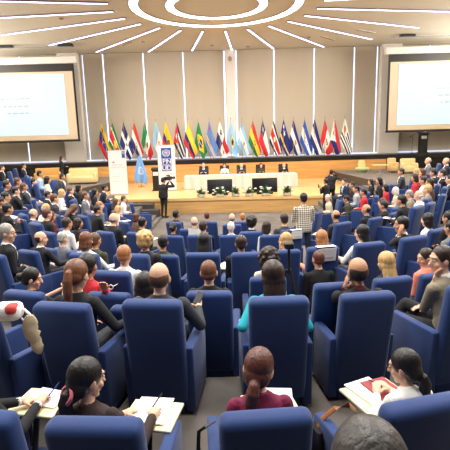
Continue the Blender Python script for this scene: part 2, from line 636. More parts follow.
# flowers
M_LEAF = mat('green_leaf', (64, 100, 56), .6)
M_PET = mat('white_petal', (242, 240, 226), .7)
M_POT = mat('pale_basket', (196, 190, 170), .7)
for i, (px, lb) in enumerate(((200.5, 'left of the left monitor'), (220, 'in front of the left monitor'), (236, 'just right of the left monitor'),
                              (250, 'just left of the right monitor'), (267, 'in front of the right monitor'), (290, 'near the right end of the table'))):
    p = atz(px, 198, Z_ST)
    t = thing('flower_arrangement', 'white and green flower arrangement on the stage edge, ' + lb, 'flowers', (p.x, 22.0 - .049 * (p.x + 7), Z_ST), 0, 'flower arrangements along the stage edge')
    MB().lathe([(.14, 0), (.2, .06), (.18, .15)], 0, 14).obj('pot', M_POT, t, True)
    r2 = random.Random(50 + i)
    lf = MB()
    for k in range(70):
        a = r2.uniform(0, 2 * PI); e = r2.uniform(.0, 1.35)
        d = Vector((math.cos(a) * math.cos(e), math.sin(a) * math.cos(e) * .8, math.sin(e)))
        L = r2.uniform(.28, .5)
        o = Vector((0, 0, .12))
        sdd = d.cross(Vector((0, 0, 1))).normalized() * .035
        lf.add([o, o + d * L * .5 + sdd, o + d * L, o + d * L * .5 - sdd + Vector((0, 0, .01))], [(0, 1, 2, 3)])
    lf.obj('leaves', M_LEAF, t)
    for k in range(9):
        a = r2.uniform(0, 2 * PI); e = r2.uniform(.1, 1.45)
        d = Vector((math.cos(a) * math.cos(e), math.sin(a) * math.cos(e) * .8, math.sin(e)))
        o = Vector((0, 0, .13)) + d * r2.uniform(.24, .42)
        b = MB()
        for q in range(6):
            aa = q * PI / 3
            b.ell(o + Vector((math.cos(aa) * .04, math.sin(aa) * .04, 0)), (.034, .034, .026), nu=7, nv=5)
        b.ell(o + Vector((0, 0, .012)), (.025, .025, .022), nu=7, nv=5)
        b.obj('bloom', M_PET, t, True)

# roll-up banners
M_BAN = mat('banner_white', (240, 236, 238), .6)
M_UNB = mat('emblem_blue', (26, 78, 168), .6)
M_ALU = mat('aluminium', (190, 190, 195), .35, .8)


def text(body, size, mat_, parent, loc, name='lettering', align='CENTER'):
    c = bpy.data.curves.new(name, 'FONT')
    c.body = body
    c.size = size
    c.extrude = .003
    c.align_x = align
    c.align_y = 'CENTER'
    c.materials.append(mat_)
    tmp = bpy.data.objects.new('lettering_curve', c)
    COL.objects.link(tmp)
    dg = bpy.context.evaluated_depsgraph_get()
    me = bpy.data.meshes.new_from_object(tmp.evaluated_get(dg))
    bpy.data.objects.remove(tmp)
    o = bpy.data.objects.new(name, me)
    COL.objects.link(o)
    o.parent = parent
    o.location = loc
    o.rotation_euler = (PI / 2, 0, 0)
    return o


def globe(parent, c, r, mat_):
    g = MB()
    for rr in (r, r * .66, r * .33):
        k = 28
        vs = []
        for i in range(k):
            a = 2 * PI * i / k
            for q in (rr - r * .06, rr + r * .02):
                vs.append((c[0] + q * math.cos(a), c[1], c[2] + q * math.sin(a)))
        g.add(vs, [(2 * i, 2 * i + 1, (2 * i + 3) % (2 * k), (2 * i + 2) % (2 * k)) for i in range(k)])
    for a in range(4):
        g.box(c, (r * 2, .002, r * .05), rot=RY(a * PI / 4))
    for s in (-1, 1):   # laurel
        for i in range(9):
            a = -PI / 2 + s * (.25 + i * .24)
            g.ell((c[0] + math.cos(a) * r * 1.18, c[1], c[2] + math.sin(a) * r * 1.18), (r * .16, .003, r * .08), rot=RY(-a + PI / 2 + s * .5), nu=8, nv=5)
    return g.obj('emblem', mat_, parent)


t = thing('rollup_banner', 'white roll-up banner with a large blue square emblem beside the black lectern', 'banner', (-3.12, 25.0, Z_ST), .03)
MB().rbox((0, 0, .05), (1.0, .22, .1), .03).obj('base', M_ALU, t)
MB().box((0, .02, 1.3), (.95, .012, 2.4)).obj('sheet', M_BAN, t)
MB().rbox((0, .02, 2.51), (.97, .03, .035), .01).obj('top_rail', M_ALU, t)
lg = MB().box((0, .008, 1.72), (.56, .01, 1.28)).obj('logo_panel', M_UNB, t)
globe(lg, (0, -.002, 2.1), .17, M_BAN)
for i, ch in enumerate('PNUD'):
    cx = -.135 + .27 * (i % 2); cz = 1.62 - .36 * (i // 2)
    fr = MB()
    for s in (-1, 1):
        fr.box((cx + s * .122, .0, cz), (.014, .006, .32)); fr.box((cx, .0, cz + s * .155), (.25, .006, .014))
    fr.obj('letter_box', M_BAN, lg)
    text(ch, .34, M_BAN, lg, (cx, -.002, cz))

t = thing('rollup_banner', 'plain white roll-up banner with faint text standing under the leftmost flags', 'banner', (-4.98, 24.2, Z_ST), .05)
t.location = (aty(119, 186, 23.6).x, 23.6, Z_ST)
MB().rbox((0, 0, .05), (1.0, .22, .1), .03).obj('base', M_ALU, t)
MB().box((0, .02, 1.2), (.92, .012, 2.25)).obj('sheet', M_BAN, t)
MB().rbox((0, .02, 2.33), (.94, .03, .035), .01).obj('top_rail', M_ALU, t)
MB().box((.33, .008, 2.1), (.16, .01, .34)).obj('logo_panel', M_UNB, t)
globe(t, (.33, -.001, 2.19), .05, M_BAN)
M_TG = mat('grey_print', (196, 194, 202), .7)
MB().box((-.2, .01, 1.72), (.09, .008, .06)).obj('crest', mat('dark_red_print', (120, 50, 60), .7), t)
r2 = random.Random(3)
for z, w in ((1.6, .6), (1.52, .5), (1.44, .62), (.98, .3), (.72, .58)):
    b = MB(); x = -.3
    while x < -.3 + w:
        k = r2.uniform(.05, .12); b.box((x + k / 2, .01, z), (k, .006, .028)); x += k + .03
    b.obj('text_line', M_TG, t)


# lecterns
def lectern(px, py, y, z, label, h=1.15, rz=0.0):
    p = aty(px, py, y)
    t = thing('lectern', label, 'lectern', (p.x, y, z), rz)
    MB().rbox((0, 0, .03), (.62, .5, .06), .015).obj('base', M_DARK, t)
    MB().rbox((0, 0, h / 2), (.5, .36, h - .08), .02).obj('body', M_DARK, t)
    MB().rbox((0, 0, h + .02), (.66, .5, .05), .015, rot=RX(.22)).obj('top', M_DARK, t)
    MB().box((-.02, -.19, h - .24), (.36, .012, .2)).obj('sign_plate', M_PAPER, t)
    MB().loft([(.16, .05, h), (.18, -.02, h + .25), (.17, -.14, h + .33)], [.012, .01, .012]).obj('microphone', M_DARK, t)
    return t


lectern(157, 189, 25.2, Z_ST, 'black lectern with a pale sign behind the cameraman', 1.2).scale = (.8, .8, 1)
lectern(422, 160, 30.6, Z_BACK, 'black lectern with a white label in front of the right wall', 1.28)
p = aty(411.5, 160, 30.7)
t = thing('microphone_stand', 'thin black microphone stand beside the right lectern', 'microphone stand', (p.x, 30.7, Z_BACK))
MB().lathe([(.14, 0), (.14, .02), (.03, .04)], 0, 16).obj('base', M_DARK, t)
MB().loft([(0, 0, .03), (0, 0, 1.2)], [.012, .012]).obj('pole', M_DARK, t)
MB().loft([(-.12, 0, 1.12), (.25, 0, 1.3)], [.01, .01]).obj('boom', M_DARK, t)
MB().cap((-.12, 0, 1.12), (-.2, 0, 1.08), .03, .02).obj('microphone', M_DARK, t)

# soft seats on the two side platforms
M_SOFA = mat('cream_leather', (226, 204, 150), .5)
M_SOFAG = mat('ochre_leather', (206, 160, 90), .5)
M_TAN = mat('tan_leather', (226, 190, 132), .5)
M_GREEN = mat('pale_green_felt', (182, 196, 140), .8)


def sofa(px, py, y, w, rz, ma, label, name='sofa'):
    # w: outer width in metres
    p = aty(px, py, y)
    t = thing(name if w > 1 else 'tub_armchair', label, 'sofa' if w > 1 else 'armchair', (p.x, y, Z_SIDE), rz)
    MB().rbox((0, 0, .24), (w, .8, .36), .08).obj('seat', ma, t, True)
    MB().rbox((0, .36, .48), (w, .2, .72), .09).obj('backrest', ma, t, True)
    for s in (-1, 1):
        MB().rbox((s * (w / 2 - .08), -.02, .36), (.18, .78, .48), .08).obj('armrest', ma, t, True)
        for q in (-.3, .3):
            MB().lathe([(.025, 0), (.03, .09)], 0, 10, (s * (w / 2 - .12), q, 0)).obj('leg', M_DARK, t)
    return t


sofa(83, 182, 25.4, 1.6, .12, M_SOFA, 'cream sofa on the left platform behind the dark-topped side table')
sofa(49, 181, 26.8, 1.5, .25, M_SOFAG, 'ochre sofa on the left platform, left of the standing woman')
sofa(408.5, 174, 26.3, .86, -.15, M_SOFA, 'cream armchair on the right platform behind the seated audience')
sofa(392.5, 174, 27.3, .52, -.1, M_TAN, 'small tan armchair on the right platform beside the white table')
p = atz(362, 172.5, Z_SIDE)
t = thing('lounge_chair', 'round pale green lounge chair with a tan back on the right platform', 'chair', (p.x, p.y, Z_SIDE), -.2)
MB().lathe([(.3, .0), (.36, .1), (.62, .22), (.66, .34), (.55, .42), (.2, .44)], 0, 28).obj('seat', M_GREEN, t, True)
MB().loft([(0, .45, .3), (0, .55, .62), (0, .6, 1.0)], [(.34, .07), (.34, .08), (.26, .05)], n=16).obj('backrest', M_TAN, t, True)
t.scale = (.66, .66, .74)
MB().lathe([(.28, 0), (.28, .03), (.05, .05)], 0, 20).obj('base', M_ALU, t)


def side_table(px, py, label, w, M):
    p = atz(px, py, Z_SIDE)
    t = thing('side_table', label, 'table', (p.x, p.y, Z_SIDE))
    MB().rbox((0, 0, .5), (w, .5, .04), .015).obj('tabletop', M, t)
    MB().loft([(0, 0, .02), (0, 0, .48)], [.035, .035]).obj('stem', M_ALU, t)
    MB().lathe([(.22, 0), (.22, .02), (.04, .04)], 0, 18).obj('base', M_ALU, t)
    return t


st1 = side_table(76.5, 181, 'low side table in front of the cream sofa on the left platform', .8, M_SLAB)
st2 = side_table(380, 173.5, 'small pale side table beside the green lounge chair', .85, M_CREAM)
t = thing('black_bag', 'black bag standing on the side table in front of the cream sofa', 'bag', st1.location + Vector((0, 0, .52)))
MB().rbox((0, 0, .12), (.55, .3, .24), .06).obj('body', M_DARK, t, True)
MB().loft([(-.14, 0, .22), (-.1, 0, .34), (.1, 0, .34), (.14, 0, .22)], [.014] * 4).obj('handle', M_DARK, t)

# ------------------------------------------------------------------ flags
FC = {'Y': (250, 206, 50), 'B': (32, 42, 120), 'R': (206, 40, 48), 'G': (18, 128, 74), 'W': (242, 240, 236), 'S': (150, 196, 232), 'K': (28, 30, 40),
      'L': (40, 70, 190), 'A': (96, 140, 214), 'N': (22, 28, 74), 'O': (190, 140, 60), 'M': (140, 110, 60), 'C': (40, 84, 176)}
FKEYS = list(FC)
FM = [mat('flag_' + {'Y': 'yellow', 'B': 'navy', 'R': 'red', 'G': 'green', 'W': 'white', 'S': 'sky', 'K': 'black', 'L': 'royal', 'A': 'azure', 'N': 'midnight', 'O': 'gold', 'M': 'bronze', 'C': 'cobalt'}[k], FC[k], .75) for k in FKEYS]


def hb(v, *st):
    for lim, c in st:
        if v < lim:
            return c
    return st[-1][1]


def dist(u, v, a, b, ku=1.5):
    return math.hypot((u - a) * ku, v - b)


def star(u, v, a, b, r):
    dx, dy = (u - a) * 1.5, v - b
    d = math.hypot(dx, dy)
    ang = math.atan2(dx, -dy)
    q = (ang % (2 * PI / 5)) - PI / 5
    return d < r * (.45 + .55 * (abs(q) / (PI / 5)) ** 1.0 if True else 1)


def f_ven(u, v):
    if 1/3 < v < 2/3:
        for k in range(8):
            a = PI + k * PI / 7
            if dist(u, v, .5 + .17 * math.cos(a), .6 + .2 * math.sin(a) * 1.0) < .035: return 'W'
    if v < .3 and dist(u, v, .16, .16) < .09: return 'M'
    return hb(v, (1/3, 'Y'), (2/3, 'B'), (1, 'R'))
def f_sur(u, v):
    if star(u, v, .5, .5, .24): return 'Y'
    return hb(v, (.2, 'G'), (.3, 'W'), (.7, 'R'), (.8, 'W'), (1, 'G'))
def f_dom(u, v):
    if dist(u, v, .5, .5) < .09: return 'G'
    if abs(u - .5) < .08 or abs(v - .5) < .12: return 'W'
    return 'B' if (u < .5) == (v < .5) else ('R' if False else 'B')
def f_par(u, v):
    if .07 < dist(u, v, .5, .5) < .11: return 'M'
    return hb(v, (1/3, 'R'), (2/3, 'W'), (1, 'B'))
def f_mex(u, v):
    if dist(u, v, .5, .5) < .14: return 'M'
    return hb(u, (1/3, 'G'), (2/3, 'W'), (1, 'R'))
def f_gua(u, v):
    if .07 < dist(u, v, .5, .5) < .15: return 'O'
    return hb(u, (1/3, 'S'), (2/3, 'W'), (1, 'S'))
def f_ecu(u, v):
    d = dist(u, v, .5, .5)
    if d < .1: return 'R'
    if d < .2: return 'K' if (int(u * 24) + int(v * 20)) % 2 else 'M'
    return hb(v, (.5, 'Y'), (.75, 'B'), (1, 'R'))
def f_cub(u, v):
    if u < .5 * (1 - abs(2 * v - 1)):
        return 'W' if star(u, v, .16, .5, .13) else 'R'
    return 'N' if int(v * 5) % 2 == 0 else 'W'
def f_col(u, v): return hb(v, (.5, 'Y'), (.75, 'B'), (1, 'R'))
def f_bra(u, v):
    d = dist(u, v, .5, .5)
    if d < .2: return 'W' if abs(v - .5 + (u - .5) * .3) < .03 else 'B'
    if abs(u - .5) / .42 + abs(v - .5) / .42 < 1: return 'Y'
    return 'G'
def f_aru(u, v):
    if star(u, v, .12, .2, .12): return 'R'
    if .64 < v < .71 or .78 < v < .85: return 'Y'
    return 'A'
def f_pan(u, v):
    if u < .5 and v < .5: return 'N' if star(u, v, .25, .25, .17) else 'W'
    if u >= .5 and v >= .5: return 'R' if star(u, v, .75, .75, .17) else 'W'
    return 'R' if u >= .5 else 'B'
def f_sky(u, v):
    d = dist(u, v, .45, .5)
    if d < .08: return 'K'
    if d < .14: return 'G'
    if d < .24: return 'Y' if d < .21 else 'W'
    return 'S'
def f_arg(u, v):
    if dist(u, v, .5, .5) < .1: return 'O'
    return hb(v, (1/3, 'S'), (2/3, 'W'), (1, 'S'))
def f_bol(u, v):
    if .06 < dist(u, v, .5, .5) < .13: return 'M'
    return hb(v, (1/3, 'R'), (2/3, 'Y'), (1, 'G'))
def f_chi(u, v):
    if v > .5: return 'R'
    if u < .34: return 'W' if star(u, v, .17, .25, .13) else 'B'
    return 'W'
def f_cos(u, v):
    if dist(u, v, .36, .5) < .11: return 'W'
    return hb(v, (1/6, 'N'), (1/3, 'W'), (2/3, 'R'), (5/6, 'W'), (1, 'N'))
def f_cur(u, v):
    if star(u, v, .12, .18, .1) or star(u, v, .26, .34, .13): return 'W'
    if .62 < v < .75: return 'Y'
    return 'B'
def f_els(u, v):
    if dist(u, v, .5, .5) < .12: return 'O'
    return hb(v, (1/3, 'B'), (2/3, 'W'), (1, 'B'))
def f_hon(u, v):
    for a, b in ((.5, .5), (.36, .43), (.36, .57), (.64, .43), (.64, .57)):
        if dist(u, v, a, b) < .045: return 'C'
    return hb(v, (1/3, 'C'), (2/3, 'W'), (1, 'C'))
def f_nic(u, v):
    if .05 < dist(u, v, .5, .5) < .09: return 'O'
    return hb(v, (1/3, 'B'), (2/3, 'W'), (1, 'B'))
def f_per(u, v):
    d = dist(u, v, .5, .5)
    if .1 < d < .16: return 'G'
    if d < .07: return 'O'
    return hb(u, (1/3, 'R'), (2/3, 'W'), (1, 'R'))
def f_sma(u, v):
    if u < .5 * (1 - abs(2 * v - 1)) * 1.1:
        return 'O' if dist(u, v, .16, .5) < .08 else 'W'
    return 'R' if v < .5 else 'B'
def f_uru(u, v):
    if u < .4 and v < .56: return 'O' if dist(u, v, .19, .28) < .15 else 'W'
    return 'N' if int(v * 9) % 2 else 'W'


FLAGS = [(101, 120, f_ven, 'yellow, blue and red flag with an arc of white stars, leftmost of the row', 0),
         (111.5, 119, f_sur, 'green, white and red flag with a yellow star', 0),
         (123, 119, f_dom, 'dark blue flag with a white cross and small crest', 0),
         (133.5, 119, f_par, 'red, white and blue horizontal tricolour flag with a round seal', 0),
         (144, 119, f_mex, 'green, white and red flag with a brown emblem', 1),
         (155.5, 118.5, f_gua, 'sky blue and white flag with a green wreath emblem', 0),
         (165.5, 118.5, f_ecu, 'yellow flag with a dark crest behind the blue emblem banner', 1),
         (176.5, 118.5, f_cub, 'flag with dark blue and white stripes and a red triangle', 0),
         (187.5, 118, f_col, 'plain yellow, blue and red flag without emblem', 0),
         (198, 118, f_bra, 'green flag with a yellow diamond and dark blue disc', 0),
         (209, 117.5, f_aru, 'light blue flag with two thin yellow stripes and a red star', 0),
         (219.5, 117.5, f_pan, 'quartered white, red and blue flag with two stars', 1),
         (230.5, 117.5, f_sky, 'sky blue flag with a pale yellow round emblem before the white column', 1),
         (241.5, 117.5, f_arg, 'sky blue and white flag with a small orange sun', 0),
         (252.5, 117, f_bol, 'red, yellow and green flag', 0),
         (262.5, 117, f_chi, 'red and white flag with a dark blue corner', 0),
         (273.5, 117, f_cos, 'flag with dark blue, white and broad red stripes', 0),
         (283.5, 116.5, f_cur, 'dark blue flag with one yellow stripe and two white stars', 0),
         (293.5, 116.5, f_els, 'navy and white striped flag with a golden round seal', 0),
         (304.5, 116.5, f_hon, 'brighter blue and white flag with five small stars', 0),
         (314.5, 116, f_nic, 'navy and white flag right of the one with five stars', 0),
         (325, 116, f_per, 'red and white flag with a green wreath', 1),
         (334.5, 115.5, f_sma, 'red and navy flag with a white triangle', 1),
         (345, 115.5, f_uru, 'white and dark blue striped flag with a golden sun, rightmost of the row', 1)]
M_POLE = mat('flag_pole_brass', (176, 150, 100), .35, .6)
FY = 30.75
for i, (px, py, fn, lb, mode) in enumerate(FLAGS):
    top = aty(px, py, FY)
    H = top.z - Z_BACK
    t = thing('flag', lb, 'flag', (top.x, FY, Z_BACK), 0, 'national flags behind the stage')
    MB().lathe([(.17, 0), (.17, .03), (.04, .06), (.03, .12)], 0, 16).obj('base', M_POLE, t)
    MB().loft([(0, 0, .05), (0, 0, H - .1)], [.017, .014], n=8).obj('pole', M_POLE, t)
    MB().loft([(0, 0, H - .1), (0, 0, H - .06), (0, 0, H)], [.016, .035, .004], n=8).obj('finial', M_POLE, t)
    q = MB()
    NU, NV = 36, 28
    ztop = H - .17
    r2 = random.Random(i)
    ph = r2.uniform(0, 6)
    sw = r2.uniform(.9, 1.08)
    for a in range(NU + 1):
        for b in range(NV + 1):
            u, v = a / NU, b / NV
            if True:
                x = (.56 * u - .3 * v + .0 * u * v) * sw
                z = -(2.05 * u + 1.45 * v - .87 * u * v)
            else:
                x = (.52 * u * (1.15 - .5 * u) - .56 * v * (1 - .25 * u) + .4 * v * u) * sw + .04
                z = -(2.25 * u + .95 * v - .78 * u * v)
            fold = .07 * math.sin(5.2 * v + 3.0 * u + ph) * (.4 + u) + .03 * math.sin(11 * v - 4 * u + ph)
            x += .02 * math.sin(9 * v + 5 * u + ph) * u
            z = max(z, -(ztop - .06))
            q.v.append((x, fold, ztop + z))
    for a in range(NU):
        for b in range(NV):
            q.f.append((a * (NV + 1) + b, (a + 1) * (NV + 1) + b, (a + 1) * (NV + 1) + b + 1, a * (NV + 1) + b + 1))
            q.mi.append(FKEYS.index(fn((a + .5) / NU, (b + .5) / NV)))
    q.lab = [0] * len(q.v)
    q.obj('cloth', FM, t, False).data.polygons.foreach_set('use_smooth', [True] * len(q.f))

# light blue flag standing on the stage
p = atz(141.5, 187, Z_ST)
t = thing('flag', 'light blue flag with a white emblem hanging from a stand on the stage itself', 'flag', (p.x, p.y, Z_ST))
MB().lathe([(.2, 0), (.2, .03), (.04, .05), (.03, .12)], 0, 18).obj('base', M_POLE, t)
MB().loft([(0, 0, .05), (0, 0, 1.95)], [.018, .015], n=8).obj('pole', M_POLE, t)
MB().ell((0, 0, 1.98), (.03, .03, .05)).obj('finial', M_POLE, t, True)
q = MB()
NU, NV = 30, 40
M_UN = mat('flag_light_blue', (112, 164, 230), .75)
for a in range(NU + 1):
    for b in range(NV + 1):
        u, v = a / NU, b / NV
        w = .06 + .42 * min(1, v * 1.25) ** .8 * (1 - .25 * max(0, v - .75) / .25)
        x = (u - .5) * 2 * w * .9
        zz = 1.9 - 1.62 * v - .1 * (u - .35) ** 2 * 4 * v
        y = .06 * math.sin(u * 13 + 1.5 * v) * v - .05
        q.v.append((x, y, zz))
for a in range(NU):
    for b in range(NV):
        q.f.append((a * (NV + 1) + b, (a + 1) * (NV + 1) + b, (a + 1) * (NV + 1) + b + 1, a * (NV + 1) + b + 1))
        u, v = (a + .5) / NU, (b + .5) / NV
        d = math.hypot((u - .55) * 1.0, (v - .55) * 1.5)
        q.mi.append(1 if .16 < d < .24 or (d < .14 and (int(u * 30) % 3 == 0)) else 0)
q.lab = [0] * len(q.v)
cb = q.obj('cloth', [M_UN, mat('pale_emblem', (186, 212, 242), .75)], t, True)

# ------------------------------------------------------------------ the armchair
def make_chair_meshes():
    ms = {}
    tilt = RX(math.radians(10))
    b = MB().rbox((0, -.25, .6), (.5, .14, 1.0), .05, rot=tilt)
    ms['backrest'] = b.mesh('backrest', [M_BLUE], True)
    b = MB().rbox((0, .1, .285), (.43, .56, .16), .045)
    ms['seat'] = b.mesh('seat', [M_BLUE], True)
    for s in (-1, 1):
        b = MB()
        # side panel: deeper at the back, softly sloping top
        prof = [(-.22, .04), (.38, .04), (.41, .58), (.39, .622), (-.26, .65)]
        bm = bmesh.new()
        v0 = [bm.verts.new((s * .262 - .042, y, z)) for y, z in prof]
        f = bm.faces.new(v0)
        r = bmesh.ops.extrude_face_region(bm, geom=[f])
        for v in r['geom']:
            if isinstance(v, bmesh.types.BMVert):
                v.co.x += .084
        bmesh.ops.recalc_face_normals(bm, faces=bm.faces)
        bmesh.ops.bevel(bm, geom=list(bm.edges), offset=.018, segments=3, affect='EDGES', profile=.5)
        bm.verts.index_update()
        b.add([v.co.copy() for v in bm.verts], [tuple(v.index for v in f.verts) for f in bm.faces])
        bm.free()
        ms['armrest%d' % s] = b.mesh('armrest', [M_BLUEARM], True)
    b = MB().rbox((0, .04, .1), (.4, .48, .2), .02)
    ms['base'] = b.mesh('base', [M_BLUE], True)
    for me in ms.values():
        try: me.set_sharp_from_angle(angle=math.radians(50))
        except Exception: pass
    return ms


CHM = make_chair_meshes()
chair_n = 0


def place_chair(loc, rz, label, sc=1.0):
    t = thing('auditorium_armchair', label, 'chair', loc, rz, 'blue auditorium armchairs')
    t.scale = (sc, sc, sc)
    for k, nm in (('backrest', 'backrest'), ('seat', 'seat'), ('armrest-1', 'armrest'), ('armrest1', 'armrest'), ('base', 'base')):
        o = bpy.data.objects.new(nm, CHM[k])
        COL.objects.link(o)
        o.parent = t
    return t

# ------------------------------------------------------------------ people
from mathutils.bvhtree import BVHTree
QUEUE = []        # (object, source builder or None, voxel size)

COLS = dict(blk=(24, 24, 28), char=(56, 58, 64), navy=(30, 36, 60), grey=(112, 114, 120), lgrey=(168, 170, 174), beige=(206, 190, 164), white=(240, 238, 234),
            red=(196, 40, 52), coral=(240, 136, 112), pink=(238, 172, 168), teal=(28, 164, 182), mag=(118, 20, 62), dbr=(52, 36, 34), green=(120, 150, 84),
            lblue=(168, 196, 226), brown=(104, 78, 62), dred=(104, 32, 38), cream=(232, 224, 204), blue=(56, 84, 150), olive=(60, 62, 48), khaki=(140, 130, 110))
HC_ = dict(bk=(24, 20, 20), db=(48, 33, 27), br=(92, 62, 42), au=(112, 68, 42), bl=(200, 162, 106), gy=(150, 146, 140), wh=(218, 212, 204), dg=(60, 56, 54), og=(172, 116, 72), rd=(92, 50, 40))
SK = dict(l=(228, 178, 148), m=(200, 146, 114), d=(154, 104, 78), k=(92, 60, 46))


def cloth(c):
    c = COLS.get(c, c)
    return mat('clothing', c, 0.85, vary=.08, scale=9, bump=.2, bscale=30)


def skinm(s):
    return mat('skin', SK[s], 0.5, vary=.04, scale=14)


def hairm(h):
    return mat('hair', HC_[h], 0.45, vary=.3, scale=30, bump=.5, bscale=60, stretch=(1, 1, .18))


def ik(S0, T, l1, l2, pole):
    S0, T = Vector(S0), Vector(T)
    d = T - S0
    L = d.length
    Lm = (l1 + l2) * .985
    if L > Lm:
        T = S0 + d * (Lm / L)
        d = T - S0
        L = Lm
    L = max(L, abs(l1 - l2) + .02)
    dn = d.normalized()
    a = (l1 * l1 - l2 * l2 + L * L) / (2 * L)
    h = math.sqrt(max(0, l1 * l1 - a * a))
    p = Vector(pole)
    p = p - dn * dn.dot(p)
    if p.length < 1e-4:
        p = Vector((1, 0, 0))
    p.normalize()
    return S0 + dn * a + p * h, T


def add_hand(mb, w, d, nrm, side, curl=.5, s=1.0, spread=.0):
    d = Vector(d).normalized()
    nrm = Vector(nrm)
    nrm = (nrm - d * nrm.dot(d))
    if nrm.length < 1e-3:
        nrm = Vector((0, 1, 0)) - d * d.y
    nrm.normalize()
    lat = (d.cross(nrm) if side > 0 else nrm.cross(d)).normalized()      # towards the thumb
    w = Vector(w)
    R = Matrix((lat, d, nrm)).transposed()
    mb.ell(w + d * .048 * s, (.04 * s, .054 * s, .018 * s), 0, R, 12, 8)
    mb.cap(w - d * .02, w + d * .02 * s, .027 * s, .03 * s, 0)
    L = (.07, .078, .072, .056)
    for i in range(4):
        b = w + d * (.086 - .004 * abs(i - 1.2)) * s + lat * (.029 - .0195 * i) * s
        a1 = curl * .55; a2 = curl * 1.25
        fan = lat * (.08 - .06 * i) * (1 + spread)
        d1 = (d * math.cos(a1) + nrm * math.sin(a1) + fan).normalized()
        d2 = (d * math.cos(a2) + nrm * math.sin(a2) + fan).normalized()
        k = b + d1 * L[i] * .55 * s
        e = k + d2 * L[i] * .5 * s
        mb.cap(b - d1 * .012 * s, k, .0098 * s, .0088 * s, 0, 8)
        mb.cap(k, e, .0088 * s, .0075 * s, 0, 8)
    b = w + d * .025 * s + lat * .03 * s
    t1 = (d * .72 + lat * .62 + nrm * .3).normalized()
    t2 = (d * .9 + lat * .15 + nrm * .4).normalized()
    k = b + t1 * .042 * s
    mb.cap(b, k, .0125 * s, .0105 * s, 0, 8)
    mb.cap(k, k + t2 * .034 * s, .0105 * s, .0085 * s, 0, 8)


